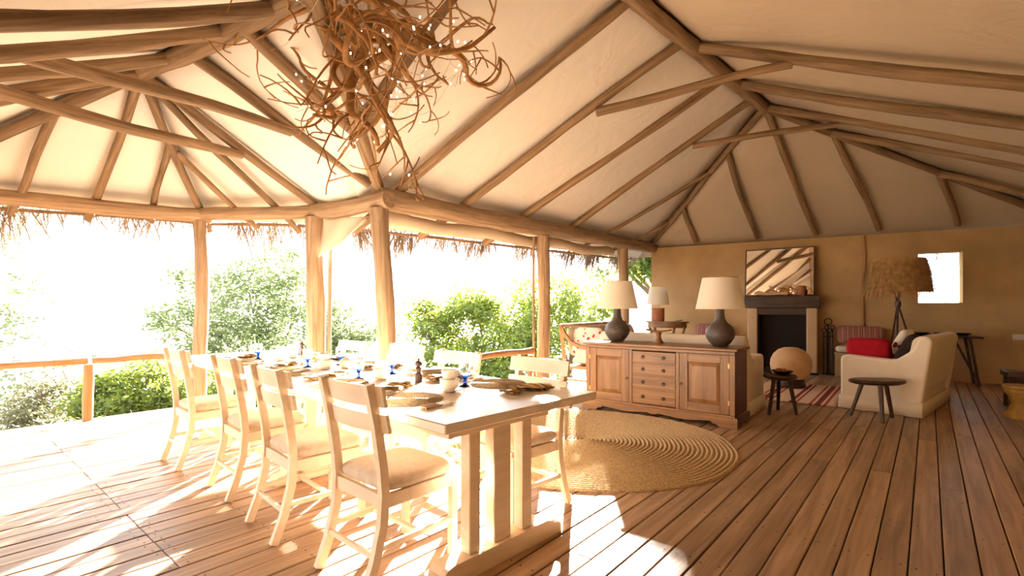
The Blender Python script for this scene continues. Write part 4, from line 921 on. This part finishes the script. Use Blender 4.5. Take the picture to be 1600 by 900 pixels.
# ------------------------------------------------------------------ twisted branch chandelier with fairy lights
CC = Vector((-1.06, 3.70, 3.0)); rr = random.Random(5)
ch = thing('branch_chandelier', 'hanging chandelier of twisted curly branches strung with fairy lights above the dining table', 'chandelier', CC)
tips = []
def twig(m, p, d, L, r, depth):
    n = max(5, int(L/.055)); path = [p.copy()]; rad = [r]; d = d.normalized(); ax = Vector((rr.gauss(0, 1), rr.gauss(0, 1), rr.gauss(0, 1))).normalized(); cur = rr.uniform(-.22, .22)*(1.5 if depth else 1); kids = []
    for i in range(n):
        if rr.random() < .22: cur = rr.uniform(-.42, .42); ax = (ax+Vector((rr.gauss(0, .7), rr.gauss(0, .7), rr.gauss(0, .7)))).normalized()
        d = (Quaternion(ax, cur) @ d+Vector((rr.gauss(0, .05), rr.gauss(0, .05), rr.gauss(0, .05)))).normalized()
        h = p.copy(); rad_xy = math.hypot(h.x, h.y); lim = 1.08*(.35+.65*min(1, max(0, (h.z+.85)/1.1)))
        if rad_xy > lim: d = (d+Vector((-h.x, -h.y, 0)).normalized()*.35).normalized()
        if h.z < -.78: d = (d+Vector((0, 0, .4))).normalized()
        if h.z > .42: d = (d+Vector((0, 0, -.5))).normalized()
        p = p+d*(L/n); path.append(p.copy()); rad.append(max(.0045, r*(1-.66*(i+1)/n)))
        if depth > 0 and i > 1 and rr.random() < (.30 if depth == 2 else .24): kids.append((p.copy(), d.copy(), rad[-1]))
    m.tube(path, rad, 7 if depth > 1 else 5); tips.append(p.copy())
    for q, dd, rk in kids:
        side = Vector((rr.gauss(0, 1), rr.gauss(0, 1), rr.gauss(0, 1)-.25)).normalized()
        twig(m, q, (dd*.55+side).normalized(), L*rr.uniform(.38, .62), max(.0075, rk*.66), depth-1)
for k in range(10):
    a = k*2*PI/10+rr.uniform(-.2, .2); m = MB(); s_ = Vector((.10*math.cos(a), .10*math.sin(a), .40))
    twig(m, s_, Vector((math.cos(a), math.sin(a), rr.uniform(-.9, -.05))), rr.uniform(1.0, 1.4), rr.uniform(.024, .036), 2); m.build('branch', M['branch'], ch, smooth=60)
for k, (a, r) in enumerate(((.4, .046), (2.3, .040), (4.4, .038))):
    m = MB(); path = []; n = 34
    for i in range(n):
        t = i/(n-1); q = a+t*5.2; R_ = .30*(1-t*.72)+.05*math.sin(t*9); path.append((R_*math.cos(q), R_*math.sin(q), .46-1.05*t+.06*math.sin(t*8)))
    m.tube(path, [r*(1-.6*i/(n-1)) for i in range(n)], 9)
    for i in (12, 18, 23, 28): twig(m, Vector(path[i]), Vector((path[i][0]*2, path[i][1]*2, -.3)), .55, .012, 1)
    m.build('branch', M['branch'], ch, smooth=60)
MB().tube([(0, 0, .38), (.0, .0, .62), (.01, 0, .72)], .012, 8).build('hanging_rope', M['wire'], ch)
MB().tube([(.30*math.cos(t), .30*math.sin(t), .42) for t in np.linspace(0, 2*PI, 33)], .02, 8).build('hoop', M['branch'], ch, smooth=60)
wm = MB(); bm_ = MB(); sel = rr.sample(tips, min(len(tips), 75))
for k, q in enumerate(sel):
    q = q*rr.uniform(.6, .97); bm_.lathe([(.0015, -.008), (.0055, -.003), (.0055, .004), (.001, .009)], 6, q)
    if k % 3 == 0:
        e_ = sel[(k+1) % len(sel)]*.8; mid = (q+e_)/2+Vector((0, 0, -.12)); wm.tube([q, q.lerp(mid, .6)+Vector((0, 0, -.03)), mid, e_.lerp(mid, .5), e_], .0016, 4)
tag(bm_.build('fairy_bulbs', M['bulb'], ch, smooth=60), kind='stuff'); wm.build('light_wire', M['wire'], ch)

# ------------------------------------------------------------------ outside: ground, trees, haze
def gz(x, y):
    d = max(0, (y-.78*x-8)*.7); s = min(1, d/75); s = s*s*(3-2*s)
    return -1.7-.07*min(d, 12)-21*s+.5*math.sin(x*.11+1)*math.cos(y*.09)*min(1, d/15)+max(0, (y-420)/420)*28+5*math.sin(x*.012+2)*max(0, min(1, (y-300)/200))
xs = [-900, -600, -420, -300, -220, -160]+[-120+6*i for i in range(31)]+[90, 130, 180, 240, 320, 450, 650, 900]
ys = [-40, -20, -10]+[-4+2*i for i in range(14)]+[28+6*i for i in range(16)]+[130, 160, 200, 250, 300, 360, 430, 500, 600, 720, 860, 1000]
m = MB(); vs = [(x, y, gz(x, y)) for y in ys for x in xs]; nx = len(xs)
m.add(vs, [(j*nx+i, j*nx+i+1, (j+1)*nx+i+1, (j+1)*nx+i) for j in range(len(ys)-1) for i in range(nx-1)])
tag(m.build('terrain', M['earth'], None, smooth=80), 'dry pale savanna slope and plain below the deck', None, None, 'structure')
def tree(name, label, base, blobs, nleaf, leaf, mat, seed, lsz=.055, trunk_r=.10, group=None):
    """blobs: [(centre, radius xyz)] leaf clusters reached by branches"""
    rr = random.Random(seed); t = thing(name, label, 'tree' if 'tree' in name else 'bush', base, 0, group); B0 = Vector(base); m = MB()
    ctr = sum((Vector(b[0]) for b in blobs), Vector())/len(blobs)-B0; fork = Vector((ctr.x*.3, ctr.y*.3, max(.5, ctr.z*.45)))
    m.tube([(0, 0, -.3), fork*.5+Vector((.08, 0, 0)), fork], [trunk_r, trunk_r*.85, trunk_r*.7], 9); m.build('trunk', M['bark'], t, smooth=60)
    bm2 = MB(); V_ = []; F_ = []
    tot = sum(b[1][0]*b[1][1]*b[1][2] for b in blobs)
    for c_, r_ in blobs:
        c_ = Vector(c_)-B0; mid = fork.lerp(c_, .5)+Vector((rr.gauss(0, .15), rr.gauss(0, .15), .15)); bm2.tube([fork, mid, c_], [trunk_r*.5, trunk_r*.32, .012], 6)
        subs = []
        for _ in range(9):
            q = c_+Vector((rr.gauss(0, .5)*r_[0], rr.gauss(0, .5)*r_[1], rr.gauss(0, .5)*r_[2])); bm2.tube([mid.lerp(c_, rr.uniform(.3, 1)), (c_+q)/2+Vector((0, 0, .05)), q], [.016, .010, .005], 4); subs.append(q)
        k = int(nleaf*r_[0]*r_[1]*r_[2]/tot)
        for _ in range(k):
            q0 = rr.choice(subs); q = q0+Vector((rr.gauss(0, .26)*r_[0], rr.gauss(0, .26)*r_[1], rr.gauss(0, .24)*r_[2]))
            d1 = Vector((rr.gauss(0, 1), rr.gauss(0, 1), rr.gauss(0, .6))).normalized(); d2 = d1.cross(Vector((rr.gauss(0, 1), rr.gauss(0, 1), rr.gauss(0, 1)))).normalized(); s = lsz*rr.uniform(.7, 1.35); b = len(V_)
            V_ += [tuple(q-d1*s), tuple(q+d2*s*.42), tuple(q+d1*s), tuple(q-d2*s*.42)]; F_.append((b, b+1, b+2, b+3))
    bm2.build('branches', M['bark'], t, smooth=60); l = MB().add(V_, F_).build('foliage', M[mat], t, smooth=0); l['kind'] = 'stuff'; return t
def blobs_px(lst, k=1.0):
    return [(DP(x, y, Y*k), (r*k, r*k, r*.8*k)) for x, y, Y, r in lst]
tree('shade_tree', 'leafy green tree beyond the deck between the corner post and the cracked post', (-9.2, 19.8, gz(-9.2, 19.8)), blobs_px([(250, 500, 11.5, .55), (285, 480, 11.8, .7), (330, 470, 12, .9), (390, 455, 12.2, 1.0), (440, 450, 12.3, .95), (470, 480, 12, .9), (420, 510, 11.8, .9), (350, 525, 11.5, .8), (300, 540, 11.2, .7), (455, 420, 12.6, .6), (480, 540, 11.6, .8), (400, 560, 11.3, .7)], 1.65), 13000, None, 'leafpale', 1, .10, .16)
tree('shade_tree', 'sunlit yellow-green tree outside the long window behind the crooked handrail', (-.5, 18.0, gz(-.5, 18.0)), blobs_px([(665, 490, 11.5, .5), (700, 490, 12, .75), (745, 480, 12.3, .8), (790, 495, 12.4, .85), (720, 530, 11.6, .8), (770, 540, 11.4, .8), (815, 530, 11.8, .8), (690, 555, 11.2, .5), (745, 585, 10.8, .7), (800, 590, 10.8, .7), (655, 520, 11.3, .4)], 1.5), 14000, None, 'leaf', 2, .09, .15)
tree('shade_tree', 'sunlit yellow-green tree outside the window beyond the cane settee', (2.3, 20.5, gz(2.3, 20.5)), blobs_px([(860, 470, 13, .8), (900, 465, 13.4, .85), (925, 490, 13.2, .7), (870, 520, 12.8, .9), (915, 530, 12.6, .7), (950, 520, 13.5, .5), (840, 560, 12.0, .7)], 1.5), 9000, None, 'leaf', 3, .09, .15)
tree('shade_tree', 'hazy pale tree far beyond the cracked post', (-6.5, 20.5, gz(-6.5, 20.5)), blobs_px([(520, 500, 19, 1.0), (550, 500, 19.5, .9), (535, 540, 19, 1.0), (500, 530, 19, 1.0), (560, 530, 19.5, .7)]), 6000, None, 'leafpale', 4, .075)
tree('shade_tree', 'tall tree added out of view beyond the mud wall corner to shade the floor', (9.5, 27.0, gz(9.5, 27)), [((3.5, 26, 5.5), (1.0, 1.4, 1.3)), ((4.6, 26, 4.8), (1.5, 1.6, 1.4)), ((4.8, 26, 6.5), (1.5, 1.6, 1.3)), ((6.4, 26.4, 5.2), (1.9, 1.9, 1.7)), ((8.2, 26.4, 5.7), (1.9, 1.9, 1.7)), ((9.8, 26.6, 4.8), (1.9, 1.9, 1.8)), ((7.2, 26.2, 3.8), (1.6, 1.7, 1.3)), ((9.2, 26.2, 3.2), (1.7, 1.7, 1.4)), ((6.2, 26.2, 7.0), (1.5, 1.5, 1.1)), ((11.4, 26.6, 4.2), (1.6, 1.7, 1.6))], 26000, None, 'leaf', 5, .15, .28)  # added behind wall and eave, crown shaped to keep sun off the right floor
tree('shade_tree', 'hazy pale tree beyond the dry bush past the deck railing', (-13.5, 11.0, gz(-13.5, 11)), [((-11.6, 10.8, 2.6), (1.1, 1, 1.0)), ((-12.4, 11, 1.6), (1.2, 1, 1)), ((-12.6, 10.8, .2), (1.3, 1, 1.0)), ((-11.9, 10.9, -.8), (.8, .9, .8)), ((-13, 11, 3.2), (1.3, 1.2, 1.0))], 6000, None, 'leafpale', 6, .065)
tree('garden_bush', 'bright green bush growing just below the deck railing', (-5.6, 9.6, gz(-5.6, 9.6)), blobs_px([(165, 610, 8.4, .45), (190, 630, 8.3, .5), (225, 605, 8.5, .5), (235, 640, 8.2, .5), (260, 590, 8.8, .45), (150, 645, 8.2, .45), (275, 630, 8.4, .5)]), 6500, None, 'leaf', 7, .05, .05)
tree('garden_bush', 'bright green bush growing below the deck behind the end dining chairs', (-4.6, 9.8, gz(-4.6, 9.8)), blobs_px([(330, 600, 9.4, .6), (375, 610, 9.2, .6), (420, 605, 9.6, .6), (350, 640, 9, .6), (400, 640, 9, .6), (450, 630, 9.3, .6)]), 6500, None, 'leaf', 8, .05, .05)
tree('garden_bush', 'sparse dry bush below the railing beyond the handrail pole', (-7.2, 9.2, gz(-7.2, 9.2)), blobs_px([(60, 620, 8.8, .5), (90, 605, 9, .5), (40, 640, 8.6, .5), (110, 640, 8.6, .4), (15, 655, 8.4, .4)]), 2600, None, 'leafdry', 9, .045, .04)
# scattered scrub of the plain
rr = random.Random(31); base = None; spots = []
for k in range(70):
    y = rr.uniform(45, 420); x = (rr.uniform(-60, 560)-800)/F*y if k % 5 else (rr.uniform(560, 1000)-800)/F*y; s = rr.uniform(1.2, 3.4)*(1+y/500)
    if any((x-a)**2+(y-b)**2 < (1.9*(s+c))**2 for a, b, c in spots): continue
    spots.append((x, y, s))
    if base is None:
        m = MB(); bmm = bmesh.new(); bmesh.ops.create_icosphere(bmm, subdivisions=3, radius=1)
        for v in bmm.verts:
            n_ = 1+.28*math.sin(5*v.co.x+1.3)*math.sin(4*v.co.y)+.2*math.sin(9*v.co.z+3*v.co.x)+rr.uniform(-.10, .10); v.co = Vector((v.co.x*n_*1.25, v.co.y*n_*1.25, v.co.z*n_*.8+.5))
        bmm.verts.index_update(); m.add([v.co.copy() for v in bmm.verts], [[v.index for v in f.verts] for f in bmm.faces]); bmm.free(); o = m.build('scrub_bush', M['scrub'], None, smooth=0); base = o
        tag(o, 'distant scrub bush on the hazy savanna plain', 'bush', 'scrub bushes on the plain')
    else: o = base.copy(); col.objects.link(o)
    o.location = (x, y, gz(x, y)-.2*s); o.scale = (s, s, s*rr.uniform(.7, 1.1)); o.rotation_euler = (0, 0, rr.uniform(0, 6))
# morning haze over the valley
m = MB().box((-1000, 34, -70), (900, 1050, 34)); hz_ = m.build('haze', bpy.data.materials.new('morning haze'), None, smooth=0)
hm = hz_.data.materials[0]; hm.use_nodes = True; hn = hm.node_tree; hn.nodes.remove(hn.nodes['Principled BSDF'])
vsn = hn.nodes.new('ShaderNodeVolumeScatter'); vsn.inputs['Density'].default_value = .0002; vsn.inputs['Anisotropy'].default_value = .35; vsn.inputs['Color'].default_value = (1, .98, .95, 1)
hn.links.new(vsn.outputs[0], hn.nodes['Material Output'].inputs['Volume']); tag(hz_, 'bright morning haze lying over the valley', 'haze', None, 'stuff')
